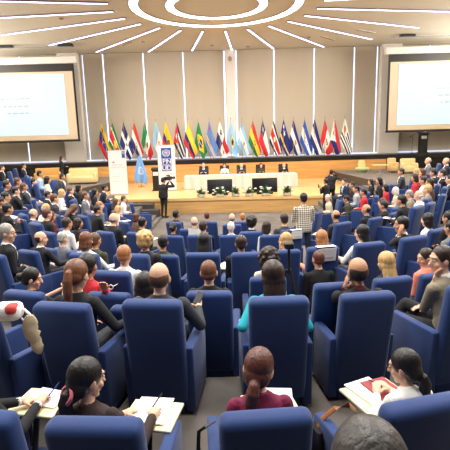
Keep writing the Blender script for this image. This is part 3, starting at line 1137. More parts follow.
def build_body(o):
    """o: options. Returns builder, head centre, head rotation (all local: facing +y, floor at z = 0)."""
    mb = MB()
    fem = o.get('fem', False)
    fat = o.get('fat', 1.0)
    standing = o.get('stand', False)
    l = math.radians(o.get('lean', 4))
    sl = math.radians(o.get('slant', 0))          # sideways lean
    tw = math.radians(o.get('twist', 0))
    H = Vector((0, 0, .92 if standing else .535))
    s = Vector((math.sin(sl), math.sin(l) * math.cos(sl), math.cos(l) * math.cos(sl)))
    fp = Vector((0, math.cos(l), -math.sin(l)))
    sx = s.cross(fp) * -1
    sx = fp.cross(s)
    sx.normalize()

    def T(x, y, t, w=1.0):
        a = tw * min(1, max(0, t / .46)) * w
        xr = x * math.cos(a) - y * math.sin(a)
        yr = x * math.sin(a) + y * math.cos(a)
        return H + s * t + fp * yr + sx * xr

    g = (.9 if fem else 1.0) * fat
    sh = (.172 if fem else .205) * (1 + (fat - 1) * .5)
    sside = Vector((math.cos(tw), math.sin(tw), 0))
    prof = [(-.10, .15, .115), (-.04, .175 * (1.05 if fem else 1), .132), (.05, .172, .128), (.15, .155, .115 + .02 * (fat - 1) * 5), (.25, .165, .12), (.34, .18, .122), (.41, .18, .112), (.455, .155, .09), (.485, .10, .072), (.51, .066, .062)]
    pts = []; rr = []
    for t, rx, ry in prof:
        k = g if t < .44 else 1
        pts.append(T(0, 0.012 if .2 < t < .42 else 0, t))
        rr.append((rx * k, ry * (k if t < .44 else 1)))
    mb.loft(pts, rr, 1, 22, side=sside)
    if fem:
        for q in (-1, 1):
            mb.ell(T(q * .075, .105, .28), (.065, .055, .065), 1)
    # neck, head
    hl = l * .55 + math.radians(o.get('neck', 0))
    NB = T(0, .005, .475)
    nd = Vector((math.sin(sl) * .6, math.sin(hl + .12), math.cos(hl + .12))).normalized()
    HCn = NB + nd * .185
    mb.loft([NB - nd * .03, NB + nd * .03, NB + nd * .1, NB + nd * .15], [(.062, .06), (.054, .056), (.052, .056), (.052, .056)] if not fem else [(.054, .052), (.046, .048), (.045, .048), (.045, .048)], 0, 16)
    R = (Matrix.Rotation(math.radians(o.get('hy', 0)) + tw * .5, 3, 'Z') @ Matrix.Rotation(-math.radians(o.get('hp', 6)), 3, 'X') @ Matrix.Rotation(math.radians(o.get('hr', 0)), 3, 'Y'))
    hs = o.get('hs', 1.08)

    def HP(x, y, z):
        return HCn + R @ (Vector((x, y, z)) * hs)

    def hell(c, r, rot=None):
        mb.ell(HP(*c), tuple(q * hs for q in r), 0, R @ rot if rot is not None else R, 18, 12)
    hell((0, -.012, .022), (.075, .094, .094))
    hell((0, .022, -.035), (.06, .066, .082))
    hell((0, .03, -.075), (.046, .05, .042))
    hell((0, .066, -.098), (.024, .02, .018))
    hell((0, .072, .034), (.05, .016, .012))
    mb.loft([HP(0, .078, .022), HP(0, .094, -.008), HP(0, .105, -.028), HP(0, .09, -.038)], [.008 * hs, .011 * hs, .017 * hs, .01 * hs], 0, 10)
    hell((0, .08, -.064), (.024, .011, .006))
    hell((0, .078, -.074), (.02, .011, .006))
    for q in (-1, 1):
        hell((q * .042, .06, -.03), (.02, .02, .02))
        hell((q * .077, -.008, -.012), (.009, .021, .033), RZ(q * -.35))
    # collar and shirt front
    if o.get('shirt'):
        mb.loft([T(0, 0, .487), T(0, .006, .522)], [(.071, .07), (.06, .063)], 2, 18)
        mb.loft([T(0, .062, .495), T(0, .1, .44), T(0, .128, .36), T(0, .128, .2)], [(.05, .016), (.062, .018), (.05, .018), (.008, .012)], 2, 10)
        if o.get('tie'):
            mb.loft([T(0, .078, .492), T(0, .117, .44), T(0, .147, .36), T(0, .142, .2)], [(.014, .008), (.017, .008), (.026, .008), (.02, .006)], 3, 8)
    # arms
    for q, key in ((-1, 'L'), (1, 'R')):
        Sj = T(q * sh, 0, .43)
        a = o.get('a' + key, 'lap')
        nrm = Vector((0, 0, -1))
        pole = Vector((q * .4, -.45, -.72))
        z0 = H.z
        if isinstance(a, (tuple, list)) or isinstance(a, Vector):
            tg = Vector(a)
        elif a == 'lap':
            tg = Vector((q * .05, .24, z0 + .13))
        elif a == 'arm':
            tg = Vector((q * .31, .20, z0 + .19))
        elif a == 'knee':
            tg = Vector((q * .1, .36, z0 + .12))
        elif a == 'write':
            tg = Vector((q * .06, .34, z0 + .2))
        elif a == 'cross':
            tg = Vector((-q * .1, .2, z0 + .25 + .03 * q)); nrm = Vector((0, -1, 0))
        elif a == 'phone':
            tg = Vector((q * .05, .3, z0 + .36)); nrm = Vector((-q, 0, 0))
        elif a == 'chin':
            tg = HP(q * .03, .085, -.2); nrm = Vector((0, -1, .2)); pole = Vector((q * .3, .2, -1))
        elif a == 'cheek':
            tg = HP(q * .085, .05, -.14); nrm = Vector((-q, 0, .2)); pole = Vector((q * .5, .3, -1))
        elif a == 'face':      # holding something before the face
            tg = HP(q * .07, .16, -.06); nrm = Vector((-q, 0, 0)); pole = Vector((q * .8, 0, -.8))
        elif a == 'side':
            tg = Vector((q * (sh + .06), .05, z0 - .06)); nrm = Vector((-q, 0, 0)); pole = Vector((q * .2, -1, 0))
        elif a == 'clap':
            tg = Vector((q * .02, .28, z0 + .3)); nrm = Vector((-q, 0, 0))
        k = g
        el, wr = ik(Sj, tg, .285, .255, pole)
        fd = (wr - el).normalized()
        rs = .052 * (0.88 if fem else 1) * (1 + (fat - 1) * .6)
        mb.cap(Sj + Vector((-q * .02, 0, -.01)), el, rs * 1.18, rs * .88, 1, 14)
        bare = o.get('bare', False)
        mid = el + (wr - el) * .55
        if bare:
            mb.cap(el, wr, rs * .72, .027, 0, 12)
        else:
            mb.cap(el, wr - fd * .012, rs * .92, .036, 1, 12)
            if o.get('shirt'):
                mb.loft([wr - fd * .03, wr + fd * .012], [.0345, .033], 2, 12)
        hd = fd
        if a in ('chin', 'cheek'):
            hd = Vector((fd.x * .4, fd.y * .4, .9))
        mb_h = o.get('nrm' + key)
        dd = o.get('dir' + key)
        add_hand(mb, wr + fd * .01, Vector(dd) if dd else hd, Vector(mb_h) if mb_h else nrm, q, o.get('curl' + key, .6), .94 if fem else 1.03)
        o['_w' + key] = wr + fd * .07
    # legs
    lg = o.get('legs', 'sit')
    for q in (-1, 1):
        hp = H + Vector((q * .09, .02, -.02 if not standing else -.04))
        if standing:
            kn = Vector((q * .10, .03 + o.get('stride', 0) * q * .1, .5)); an = Vector((q * .11, -.02 + o.get('stride', 0) * q * .18, .085))
        elif lg == 'cross' and q > 0:
            kn = Vector((.0, .47, .645)); an = Vector((-.2, .62, .34))
        elif lg == 'tuck':
            kn = Vector((q * .12, .43, .52)); an = Vector((q * .12, .28, .09))
        else:
            kn = Vector((q * .115, .44, .525)); an = Vector((q * .12, .46, .085))
        w = .94 if fem else 1.0
        mb.cap(hp, kn, .088 * w * (1 + (fat - 1) * .5), .062 * w, 4, 14)
        skirt = o.get('skirt')
        mb.cap(kn, an, .06 * w if not skirt else .052, .042 if not skirt else .034, 4 if not skirt else 0, 12)
        fdv = (Vector((0, 1, -.28)) if not (lg == 'cross' and q > 0) else Vector((-.3, .8, -.5))).normalized()
        mb.cap(an + Vector((0, -.03, -.035)), an + fdv * .15 + Vector((0, 0, -.015)), .042, .032, 5, 12)
    # lapels / jacket hem for suits that show the front
    return mb, HCn, R, HP


def build_hair(style, hs, rs):
    b = MB()
    e = lambda c, r, rot=None: b.ell(Vector(c) * hs, tuple(q * hs for q in r), 0, rot, 22, 14)
    if style == 'short':
        e((0, -.02, .032), (.083, .095, .096)); e((0, -.05, -.02), (.07, .06, .06))
    elif style == 'crop':
        e((0, -.02, .028), (.0795, .0915, .0945)); e((0, -.05, -.025), (.068, .054, .05))
    elif style == 'bald':
        e((0, -.026, -.012), (.08, .086, .056))
    elif style == 'thin':
        e((0, -.022, .0), (.0795, .0865, .078))
    elif style == 'bob':
        e((0, -.02, .032), (.09, .098, .1)); e((0, -.03, -.035), (.1, .082, .095)); e((0, -.045, -.09), (.095, .07, .06))
    elif style == 'long':
        e((0, -.02, .032), (.09, .098, .1)); e((0, -.03, -.03), (.096, .08, .09))
        b.loft([Vector(p) * hs for p in ((0, -.04, .02), (0, -.065, -.1), (0, -.085, -.2), (0, -.09, -.3), (0, -.085, -.36))], [(.09, .06), (.1, .055), (.098, .045), (.085, .035), (.05, .015)], 0, 18)
    elif style == 'verylong':
        e((0, -.02, .032), (.09, .1, .1)); e((0, -.03, -.03), (.096, .084, .09))
        b.loft([Vector(p) * hs for p in ((0, -.04, .02), (0, -.075, -.1), (0, -.1, -.2), (0, -.115, -.3), (0, -.115, -.44))], [(.09, .06), (.1, .058), (.105, .05), (.1, .04), (.06, .018)], 0, 18)
    elif style == 'pony':
        e((0, -.02, .03), (.083, .096, .096)); e((0, -.06, -.01), (.07, .055, .065))
        b.loft([Vector(p) * hs for p in ((0, -.095, .03), (0, -.122, .02), (0, -.132, -.04), (0, -.12, -.12), (0, -.1, -.2), (0, -.085, -.27))], [.022, .03, .04, .04, .032, .012], 0, 14)
    elif style == 'lowpony':
        e((0, -.02, .03), (.085, .098, .098)); e((0, -.055, -.03), (.078, .058, .07))
        b.loft([Vector(p) * hs for p in ((0, -.09, -.045), (0, -.112, -.07), (0, -.116, -.11), (0, -.1, -.17), (0, -.075, -.24))], [.028, .036, .046, .044, .018], 0, 14)
    elif style == 'bun':
        e((0, -.02, .03), (.084, .096, .098)); e((0, -.06, -.02), (.072, .055, .065)); e((0, -.125, .0), (.048, .042, .048))
    elif style == 'curly':
        e((0, -.02, .035), (.1, .108, .104)); e((0, -.03, -.02), (.1, .09, .085))
        for k in range(40):
            a = rs.uniform(0, 2 * PI); t = rs.uniform(-.3, 1.4)
            p = Vector((math.cos(a) * math.cos(t) * .1, -.025 + math.sin(a) * math.cos(t) * .1, .02 + math.sin(t) * .105))
            if p.y > .045 and p.z < .07: continue
            e(p, (.026, .026, .024))
    elif style == 'afro':
        e((0, -.03, .03), (.115, .115, .115)); e((0, -.05, -.05), (.125, .1, .1)); e((0, -.06, -.12), (.11, .085, .08))
        for k in range(70):
            a = rs.uniform(0, 2 * PI); t = rs.uniform(-1.2, 1.5)
            p = Vector((math.cos(a) * math.cos(t) * .115, -.04 + math.sin(a) * math.cos(t) * .1, -.01 + math.sin(t) * .13))
            if p.y > .03 and p.z < .08: continue
            e(p, (.028, .028, .028))
    return b


OCC = []          # places already taken by an armchair


def face_yaw(x, y):
    dx = x - TIER_X
    a = math.degrees(math.atan2(1.75 * dx, max(.6, 17.5 - y)))
    return max(-72, min(72, a))


def free(x, y, r=.74):
    return all(math.hypot(x - a, y - b) >= r for a, b in OCC)



M_EYEW = mat('eye_white', (236, 232, 228), .3)
M_IRIS = mat('iris', (40, 26, 20), .3)
M_GLASS = mat('spectacle_frame', (40, 36, 36), .4)
PEOPLE = {}


def person(px, py, who, hair, hc, top, sk='l', **o):
    """(px, py): the head's centre in the photograph; the place on the floor follows from the seat's height."""
    o = dict(o)
    yaw = o.get('yaw')
    fem = o.get('fem', False)
    mb, HCn, R, HP = build_body(o)
    sz = o.get('size', .96 if fem else 1.0)
    fz = o.get('floor')
    fixed = o.get('at')
    if fixed is not None:              # (x, y, z) of the feet
        loc = Vector(fixed)
        if yaw is None: yaw = 0
        P = loc + RZ(math.radians(yaw)) @ HCn
    else:
        if o.get('dist'):
            P = aty(px, py, o['dist'])
        elif fz is not None:
            P = atz(px, py, fz + HCn.z * sz)
        else:
            P = solve(px, py, HCn.z * sz)
            for rr in (.62, .56, .48):
                ok = False
                for dl in (0, .2, -.2, .4, -.4, .6, -.6, .8, -.8, 1.0, -1.0, 1.3, -1.3, 1.6, -1.6, 1.9, -1.9, 2.2, -2.2):
                    q = aty(px, py, P.y + dl)
                    k = (q.z - floor_z(q.x, q.y)) / HCn.z
                    if .82 <= k <= 1.12 and free(q.x, q.y, rr):
                        P = q; ok = True
                        break
                if ok: break
        if yaw is None:
            yaw = face_yaw(P.x, P.y)
        yaw += o.get('turn', 0)
        rot = RZ(math.radians(yaw))
        z = fz if fz is not None else floor_z(P.x, P.y)
        if fz is None or o.get('dist'):
            k = (P.z - z) / HCn.z
            sz = max(o.get('smin', .84), min(o.get('smax', 1.12), k)) if o.get('dist') else max(.84, min(sz, k))
        loc = P - rot @ (HCn * sz)
        loc.z = z
        # chair
    rot = RZ(math.radians(yaw))
    dpt = (P - Vector((0, 0, CAM_H))).length
    cref = o.get('chair', True)
    short = o.get('short', who)
    if cref is not False and not o.get('stand'):
        if cref is True:
            cl_ = loc + rot @ Vector((0, -.0 * sz, 0))
            OCC.append((P.x, P.y))
            place_chair(cl_, math.radians(yaw), 'blue armchair of the ' + short, min(1.05, max(.88, sz)))
        else:
            csc = cref[2] if len(cref) > 2 else 1.0
            c = solve(cref[0], cref[1], 1.095 * csc)
            ok = False
            for rr in (.62, .55, .45):
                for dl in (0, .15, -.15, .3, -.3, .45, -.45, .6, -.6, .8, -.8, 1.0, -1.0):
                    q = aty(cref[0], cref[1], c.y + dl)
                    k = (q.z - floor_z(q.x, q.y + .3)) / 1.095
                    if csc * .88 <= k <= csc * 1.12 and free(q.x, q.y + .35, rr):
                        c = q; csc = k; ok = True
                        break
                if ok: break
            OCC.append((c.x, c.y + .35))
            cyaw = math.radians(cref[3]) if len(cref) > 3 else math.radians(face_yaw(c.x, c.y))
            yaw = math.degrees(cyaw) + o.get('turn', 0)
            rot = RZ(math.radians(yaw))
            cz = floor_z(c.x, c.y + .3)
            cl_ = c - RZ(cyaw) @ Vector((0, -.337 * csc, 0))
            cl_.z = cz
            place_chair(cl_, cyaw, 'blue armchair of the ' + short, csc)
            # seat the person in it: sideways and in height to meet the head's pixel
            hh = aty(px, py, cl_.y + (HCn.y + .02) * sz)
            sz = max(o.get('smin', .9), min(o.get('smax', 1.1), (hh.z - cz) / HCn.z))
            off = RZ(-cyaw) @ (Vector((hh.x, hh.y, 0)) - Vector((cl_.x, cl_.y, 0)))
            lim = o.get('lim', .1)
            hx = (rot @ HCn).x
            loc = cl_ + RZ(cyaw) @ Vector((max(-lim, min(lim, off.x - HCn.x * sz)), .0, 0))
            loc.z = cz
    vox = o.get('vox') or max(.0085, min(.024, dpt * .0017))
    root = mb.obj('person', [], None)
    root.data.materials.clear()
    for mm in (skinm(sk), o.get('topmat') or cloth(top), cloth(o.get('shirt') or 'white'), cloth(o.get('tie') or 'navy'), cloth(o.get('bottom', 'blk' if not fem else 'char')), mat('shoe_leather', (26, 24, 24), .4)):
        root.data.materials.append(mm)
    root.location = loc
    root.rotation_euler = (0, 0, math.radians(yaw))
    root.scale = (sz, sz, sz)
    tag(root, who, 'person', o.get('group', 'audience members'))
    QUEUE.append((root, mb, vox, 2 if vox < .012 else 1))
    hsz = o.get('hs', 1.08)
    M4 = R.to_4x4()
    M4.translation = HCn
    if hair:
        hb_ = build_hair(hair, hsz, random.Random(len(PEOPLE)))
        for i, v in enumerate(hb_.v):
            hb_.v[i] = tuple(HCn + R @ Vector(v))
        h = hb_.obj('hair', hairm(hc), root, True)
        QUEUE.append((h, None, vox * .9, 3))
    if dpt < 16 or o.get('eyes'):
        for q in (-1, 1):
            e = MB()
            e.ell((0, 0, 0), (.0135, .009, .0085), 0, nu=10, nv=7)
            e.ell((0, .006, 0), (.0062, .005, .0066), 1, nu=8, nv=6)
            for i, v in enumerate(e.v):
                e.v[i] = tuple(HP(q * .031, .079, .012) + R @ Vector(v) * hsz)
            e.obj('eye', [M_EYEW, M_IRIS], root, True)
        if dpt < 12:
            for q in (-1, 1):
                e = MB().loft([HP(q * .015, .0855, .033), HP(q * .032, .0865, .037), HP(q * .048, .078, .032)], [.003, .0045, .0025], 0, 6)
                e.obj('eyebrow', hairm('db' if hc in ('wh', 'gy', 'bl', 'og') else hc), root, True)
    if o.get('beard'):
        b = MB()
        b.ell((0, .03, -.075), (.056, .06, .05), 0, None, 16, 10)
        for i, v in enumerate(b.v):
            b.v[i] = tuple(HCn + R @ (Vector(v) * hsz))
        b.obj('beard', hairm(o['beard']), root, True)
    if o.get('glasses'):
        g_ = MB()
        for q in (-1, 1):
            ring = [HP(q * .033 + .021 * math.cos(a * PI / 8), .095, .01 + .017 * math.sin(a * PI / 8)) for a in range(17)]
            g_.loft(ring, [.0022] * 17, 0, 5, side=R @ Vector((0, 1, 0)))
            g_.loft([HP(q * .055, .095, .014), HP(q * .08, .0, .014)], [.002, .002], 0, 5)
        g_.loft([HP(-.012, .095, .014), HP(.012, .095, .014)], [.002, .002], 0, 5)
        g_.obj('spectacles', M_GLASS, root, True)
    PEOPLE[who] = (root, HCn, R, o, sz)
    return root


def finalize_people():
    for ob, mb, vox, it in QUEUE:
        r = ob.modifiers.new('remesh', 'REMESH')
        r.mode = 'VOXEL'
        r.voxel_size = vox
        r.use_smooth_shade = True
        sm = ob.modifiers.new('smooth', 'SMOOTH')
        sm.factor = .5
        sm.iterations = it
    dg = bpy.context.evaluated_depsgraph_get()
    dg.update()
    for ob, mb, vox, it in QUEUE:
        ev = ob.evaluated_get(dg)
        me = bpy.data.meshes.new_from_object(ev, depsgraph=dg)
        mats = list(ob.data.materials)
        me.materials.clear()
        for q in mats:
            me.materials.append(q)
        if mb is not None:
            bv = BVHTree.FromPolygons([Vector(v) for v in mb.v], mb.f)
            nP = len(me.polygons)
            idx = [0] * nP
            for i, pl in enumerate(me.polygons):
                r = bv.find_nearest(pl.center)
                idx[i] = mb.mi[r[2]] if r[2] is not None else 0
            me.polygons.foreach_set('material_index', idx)
        else:
            me.polygons.foreach_set('material_index', [0] * len(me.polygons))
        me.polygons.foreach_set('use_smooth', [True] * len(me.polygons))
        old = ob.data
        me.name = ob.name.split('.')[0]
        ob.modifiers.clear()
        ob.data = me
        bpy.data.meshes.remove(old)

# ------------------------------------------------------------------ who sits where
def check_mat(name, base, dark, sx, sz):
    ma = bpy.data.materials.new(name)
    ma.use_nodes = True
    nt = ma.node_tree
    b = nt.nodes['Principled BSDF']
    b.inputs['Roughness'].default_value = .85
    tc = nt.nodes.new('ShaderNodeTexCoord')
    sp = nt.nodes.new('ShaderNodeSeparateXYZ')
    nt.links.new(tc.outputs['Object'], sp.inputs[0])
    outs = []
    for ax, f in (('X', sx), ('Z', sz)):
        mu = nt.nodes.new('ShaderNodeMath'); mu.operation = 'MULTIPLY'; mu.inputs[1].default_value = f
        fr = nt.nodes.new('ShaderNodeMath'); fr.operation = 'FRACT'
        gt = nt.nodes.new('ShaderNodeMath'); gt.operation = 'GREATER_THAN'; gt.inputs[1].default_value = .55
        nt.links.new(sp.outputs[ax], mu.inputs[0]); nt.links.new(mu.outputs[0], fr.inputs[0]); nt.links.new(fr.outputs[0], gt.inputs[0])
        outs.append(gt)
    ad = nt.nodes.new('ShaderNodeMath'); ad.operation = 'ADD'
    nt.links.new(outs[0].outputs[0], ad.inputs[0]); nt.links.new(outs[1].outputs[0], ad.inputs[1])
    hf = nt.nodes.new('ShaderNodeMath'); hf.operation = 'MULTIPLY'; hf.inputs[1].default_value = .5
    nt.links.new(ad.outputs[0], hf.inputs[0])
    mx = nt.nodes.new('ShaderNodeValToRGB')
    mx.color_ramp.elements[0].color = rgb(*base)
    mx.color_ramp.elements[1].color = rgb(*dark)
    nt.links.new(hf.outputs[0], mx.inputs[0])
    nt.links.new(mx.outputs[0], b.inputs['Base Color'])
    return ma


PENDING = []


def P(*a, **k):
    PENDING.append((a, k))


# --- far left block
P(2, 168, 'dark-haired man in black suit cut off by the left edge, behind the empty chair', 'short', 'bk', 'blk', short='man in black suit cut off by the left edge', shirt='white')
P(23.5, 166, 'man in dark suit beside the empty blue chair, farthest row on the left', 'short', 'bk', 'navy', 'm', shirt='white', short='man in dark suit farthest back on the left', aR='knee')
P(40, 174, 'dark-haired person in pale blue shirt in front of the ochre sofa', 'short', 'bk', 'lblue', 'm', short='person in pale blue shirt before the ochre sofa')
P(47.5, 180, 'dark-haired woman in cream blouse below the ochre sofa', 'bob', 'bk', 'cream', 'm', fem=1, short='woman in cream blouse below the ochre sofa')
P(62.5, 177, 'man in dark suit and tie sitting below the standing woman', 'short', 'bk', 'char', 'm', shirt='white', tie='dred', turn=-25, hy=10, short='man in suit and tie below the standing woman')
P(18, 182, 'auburn-haired person in dark jacket in front of the empty blue chair', 'short', 'rd', 'dbr', 'm', short='auburn-haired person before the empty chair')
P(34, 182, 'man in black suit and open white shirt in profile, left of the cream blouse', 'short', 'bk', 'blk', 'l', shirt='white', hy=-10, lean=-4, aR='knee', short='man in black suit left of the cream blouse')
P(7, 185, 'dark-haired man in dark jacket near the left edge, above the man hand to mouth', 'short', 'bk', 'blk', 'm', short='dark-haired man above the man hand to mouth')
P(16, 191, 'man in black suit resting his hand at his mouth near the left edge', 'short', 'bk', 'blk', 'l', shirt='white', aR='chin', lean=8, short='man resting his hand at his mouth')
P(24, 187, 'man leaning back in dark suit with long white shirt front', 'short', 'br', 'char', 'm', shirt='white', lean=-12, aL='knee', short='man leaning back with long white shirt front')
P(6, 197, 'person in white shirt by the left edge', 'short', 'bk', 'white', 'm', short='person in white shirt by the left edge')
P(48, 195, 'man in black suit with dark red tie in the middle of the left block', 'short', 'bk', 'blk', 'm', shirt='white', tie='dred', lean=10, short='man in black suit with dark red tie, left block')
P(54.5, 196, 'brown-haired man with red tie next to the man in black, left block', 'short', 'br', 'char', 'l', shirt='white', tie='red', short='brown-haired man with red tie, left block')
P(62, 192, 'fair-haired woman in white blouse in the left block', 'bob', 'bl', 'white', 'l', fem=1, lean=10, short='fair-haired woman in white blouse, left block')
P(70.5, 191, 'man in black suit and white shirt right of the fair-haired woman in white', 'short', 'br', 'blk', 'l', shirt='white', lean=-6, short='man in black right of the fair-haired woman')
P(79, 188, 'dark-haired woman in black right of the cream sofa end', 'bob', 'bk', 'blk', 'm', fem=1, short='dark-haired woman in black below the cream sofa')
P(85.5, 195, 'man with brown hair and striped tie facing the camera below the cream sofa', 'short', 'br', 'grey', 'm', shirt='white', tie='red', turn=-20, short='man with striped tie below the cream sofa')
P(95, 192, 'long-haired woman in black left of the plain roll-up banner', 'long', 'bk', 'blk', 'm', fem=1, lean=8, short='long-haired woman in black left of the plain banner')
P(105, 188, 'man in dark suit leaning forward right under the plain roll-up banner', 'short', 'bk', 'navy', 'm', shirt='white', lean=16, aR='write', aL='write', short='man in dark suit right under the plain banner')
P(1, 202, 'dark-haired person at the left edge beside the man in profile', 'short', 'bk', 'dbr', 'm', short='dark-haired person at the left edge')
P(8, 209, 'dark-haired man in profile in black with raised hands at the left edge', 'short', 'bk', 'blk', 'm', aR='clap', aL='clap', lean=8, short='man in profile with raised hands')
P(25, 215, 'bald man in dark suit looking down at his lap', 'bald', 'gy', 'blk', 'l', hp=30, shirt='white', chair=(20, 219, .95), lim=.25, short='bald man looking down at his lap')
P(46, 209, 'blond person bent low over their lap in the left block', 'short', 'bl', 'cream', 'l', hp=35, lean=22, short='blond person bent low over their lap')
P(41.5, 215, 'reddish brown-haired person in black, seen from behind left of the woman in profile', 'short', 'rd', 'blk', 'l', chair=(35, 223, .95), lim=.3, short='reddish brown-haired person in black')
P(51.5, 216, 'auburn-haired woman in profile with reddish scarf, left block', 'bob', 'rd', 'dred', 'm', fem=1, hy=-25, short='auburn-haired woman in profile with reddish scarf')
P(67, 219, 'dark-haired person in white jacket writing, left block', 'short', 'db', 'white', 'm', aR='write', lean=12, short='dark-haired person in white jacket writing')
P(73.5, 205, 'brown-haired woman in black bending her head down', 'long', 'br', 'blk', 'l', fem=1, hp=35, lean=14, short='brown-haired woman bending her head down')
P(78.5, 223, 'dark-haired woman in profile beside the white jacket', 'bob', 'db', 'dbr', 'm', fem=1, hy=-20, short='dark-haired woman beside the white jacket')
P(86, 207, 'ginger-haired person in grey in the middle of the left block', 'short', 'og', 'grey', 'l', chair=(91, 213.5, .95), lim=.3, short='ginger-haired person in grey')
P(98, 208, 'man with black hair and black jacket in profile, holding white papers', 'short', 'bk', 'blk', 'm', hy=-20, aR='write', aL='write', lean=10, short='black-haired man in profile holding papers')
P(116, 201, 'brown long-haired woman beside the empty seats at the stage steps', 'long', 'br', 'olive', 'l', fem=1, lean=10, short='brown long-haired woman beside the stage steps')
P(124, 199, 'person in white shirt closest to the stage steps', 'short', 'br', 'white', 'l', lean=8, short='person in white shirt closest to the stage steps')
P(118.5, 209.5, 'blonde woman in pale jacket bending forward over papers', 'bob', 'bl', 'cream', 'l', fem=1, lean=20, hp=20, short='blonde woman bending forward over papers')
P(114.5, 214, 'brown-haired person in grey jacket behind the blonde woman', 'short', 'br', 'grey', 'l', lean=10, short='brown-haired person in grey behind the blonde woman')
P(111.5, 219.5, 'bald man with pink scalp in dark suit, seen from behind', 'bald', 'gy', 'blk', 'l', chair=(104, 231.5, 1.0), lim=.3, lean=12, aR='write', short='bald man with pink scalp')
P(137, 217, 'brown-haired woman beyond the dark head left of centre', 'bob', 'rd', 'brown', 'l', fem=1, lean=10, short='brown-haired woman left of centre')
P(141.5, 223, 'dark-haired man writing near the aisle left of centre', 'short', 'bk', 'blk', 'm', chair=(136, 232.5, .95), lim=.3, lean=14, aR='write', short='dark-haired man writing near the aisle')
P(124, 245, 'ginger-haired person in white top seen from behind', 'short', 'og', 'white', 'l', short='ginger-haired person in white top')
# --- left, nearer rows
P(0.5, 232, 'grey-haired man in glasses and black suit in profile at the left edge', 'short', 'gy', 'blk', 'l', shirt='white', glasses=1, hy=-35, turn=-20, chair=(-8, 254, 1.0), lim=.3, short='grey-haired man in glasses at the left edge')
P(39, 239, 'balding man in black suit turned to the right, third row on the left', 'thin', 'db', 'blk', 'l', shirt='white', hy=-35, chair=(27.5, 250.5, 1.0), lim=.3, fat=1.08, aR=(.3, .4, .72), short='balding man in black suit turned right')
P(63, 239, 'grey-haired man in grey suit looking down, left of the cream jacket', 'crop', 'gy', 'grey', 'l', hp=20, short='grey-haired man in grey suit')
P(84, 241, 'auburn woman with bobbed hair in a cream white jacket', 'bob', 'au', 'white', 'l', fem=1, chair=(83.5, 253.5, .98), lim=.3, aR=(.25, .42, .7), smax=1.15, short='auburn woman in cream white jacket')
P(95.5, 240, 'brown-haired man half hidden behind the auburn bob', 'short', 'br', 'olive', 'm', short='brown-haired man half hidden behind the auburn bob')
# --- centre
P(146, 240, 'curly fair-haired man in black jacket seen from behind', 'curly', 'bl', 'blk', 'l', chair=(131, 254, 1.03), lim=.45, hs=1.12, short='curly fair-haired man in black jacket')
P(163, 243, 'dark-haired man looking aside, right of the curly head', 'short', 'bk', 'olive', 'm', hy=20, chair=(164, 255, .92), lim=.3, short='dark-haired man right of the curly head')
P(174, 215, 'dark-haired man in navy suit in the front row facing the cameraman', 'crop', 'bk', 'navy', 'd', chair=(173.5, 222, .95), lim=.3, short='dark-haired man in the front row facing the cameraman')
P(194.5, 222, 'bald grey-fringed man left of centre', 'bald', 'gy', 'blk', 'l', short='bald grey-fringed man left of centre')
P(207, 216, 'short-haired man in dark suit in the front row before the left monitor', 'crop', 'rd', 'navy', 'm', chair=(209, 221.5, .95), lim=.3, short='short-haired man in the front row before the left monitor')
P(173, 228, 'dark-haired woman with hair tied up, behind the front row', 'bun', 'bk', 'blk', 'm', fem=1, chair=(173, 235.7, .9), lim=.3, short='dark-haired woman with hair tied up')
P(203, 226.5, 'dark brown-haired man reading a white sheet', 'crop', 'db', 'blk', 'm', short='dark brown-haired man reading a white sheet', aL='phone', aR='phone')
P(204, 241, 'woman with long black hair and green patterned top', 'verylong', 'bk', 'green', 'm', fem=1, chair=(202.5, 253, .98), lim=.3, smax=1.15, short='woman with long black hair and green top')
P(231, 227, 'white-haired man in pale blue shirt', 'crop', 'wh', 'lblue', 'l', chair=(230.5, 235.3, .92), lim=.3, short='white-haired man in pale blue shirt')
P(232, 218, 'balding man with grey fringe in black suit near the stage', 'bald', 'gy', 'blk', 'l', short='balding man in black suit near the stage')
P(242.5, 217, 'ginger-haired person in the front row before the table', 'short', 'og', 'dbr', 'l', chair=(242, 221.5, .95), lim=.3, short='ginger-haired person in the front row')
P(251, 222, 'dark-haired man with thick hair and white collar right of centre', 'curly', 'bk', 'blk', 'm', shirt='white', chair=(251.5, 231.5, .98), lim=.3, short='thick-haired man with white collar')
P(241, 243, 'dark-haired man in black just left of the blonde woman', 'short', 'db', 'blk', 'm', chair=(249, 252.5, 1.0), lim=.4, short='dark-haired man left of the blonde woman')
P(267, 227, 'dark-haired woman in white top turned sideways', 'bob', 'db', 'white', 'm', fem=1, hy=-40, short='dark-haired woman in white top turned sideways')
P(283.5, 219, 'dark-haired man in charcoal suit left of the man in the checked shirt', 'short', 'db', 'char', 'l', chair=(292, 229.5, .98), lim=.5, short='man in charcoal suit left of the checked shirt')
P(285, 240, 'blonde woman with her face turned left and hand raised', 'bob', 'bl', 'cream', 'l', fem=1, hy=60, aL='cheek', chair=(285, 250, 1.0), lim=.3, short='blonde woman turned left')
P(321.5, 238, 'strawberry blonde woman in coral cardigan, paper sign on her chair', 'bob', 'og', 'coral', 'l', fem=1, chair=(323, 246.5, .95), lim=.3, smax=1.15, aL='arm', short='strawberry blonde woman in coral cardigan')
P(318, 259, 'auburn-haired man in black suit sitting left of the man on the phone', 'crop', 'rd', 'blk', 'l', hy=8, chair=False, floor=.5, smax=1.1)
P(268.5, 261, 'woman with dark curly hair and cream top in front of the teal woman', 'afro', 'db', 'cream', 'l', fem=1, chair=(268, 277, .9), lim=.3, smax=1.15, smin=.95, short='woman with dark curly hair and cream top')
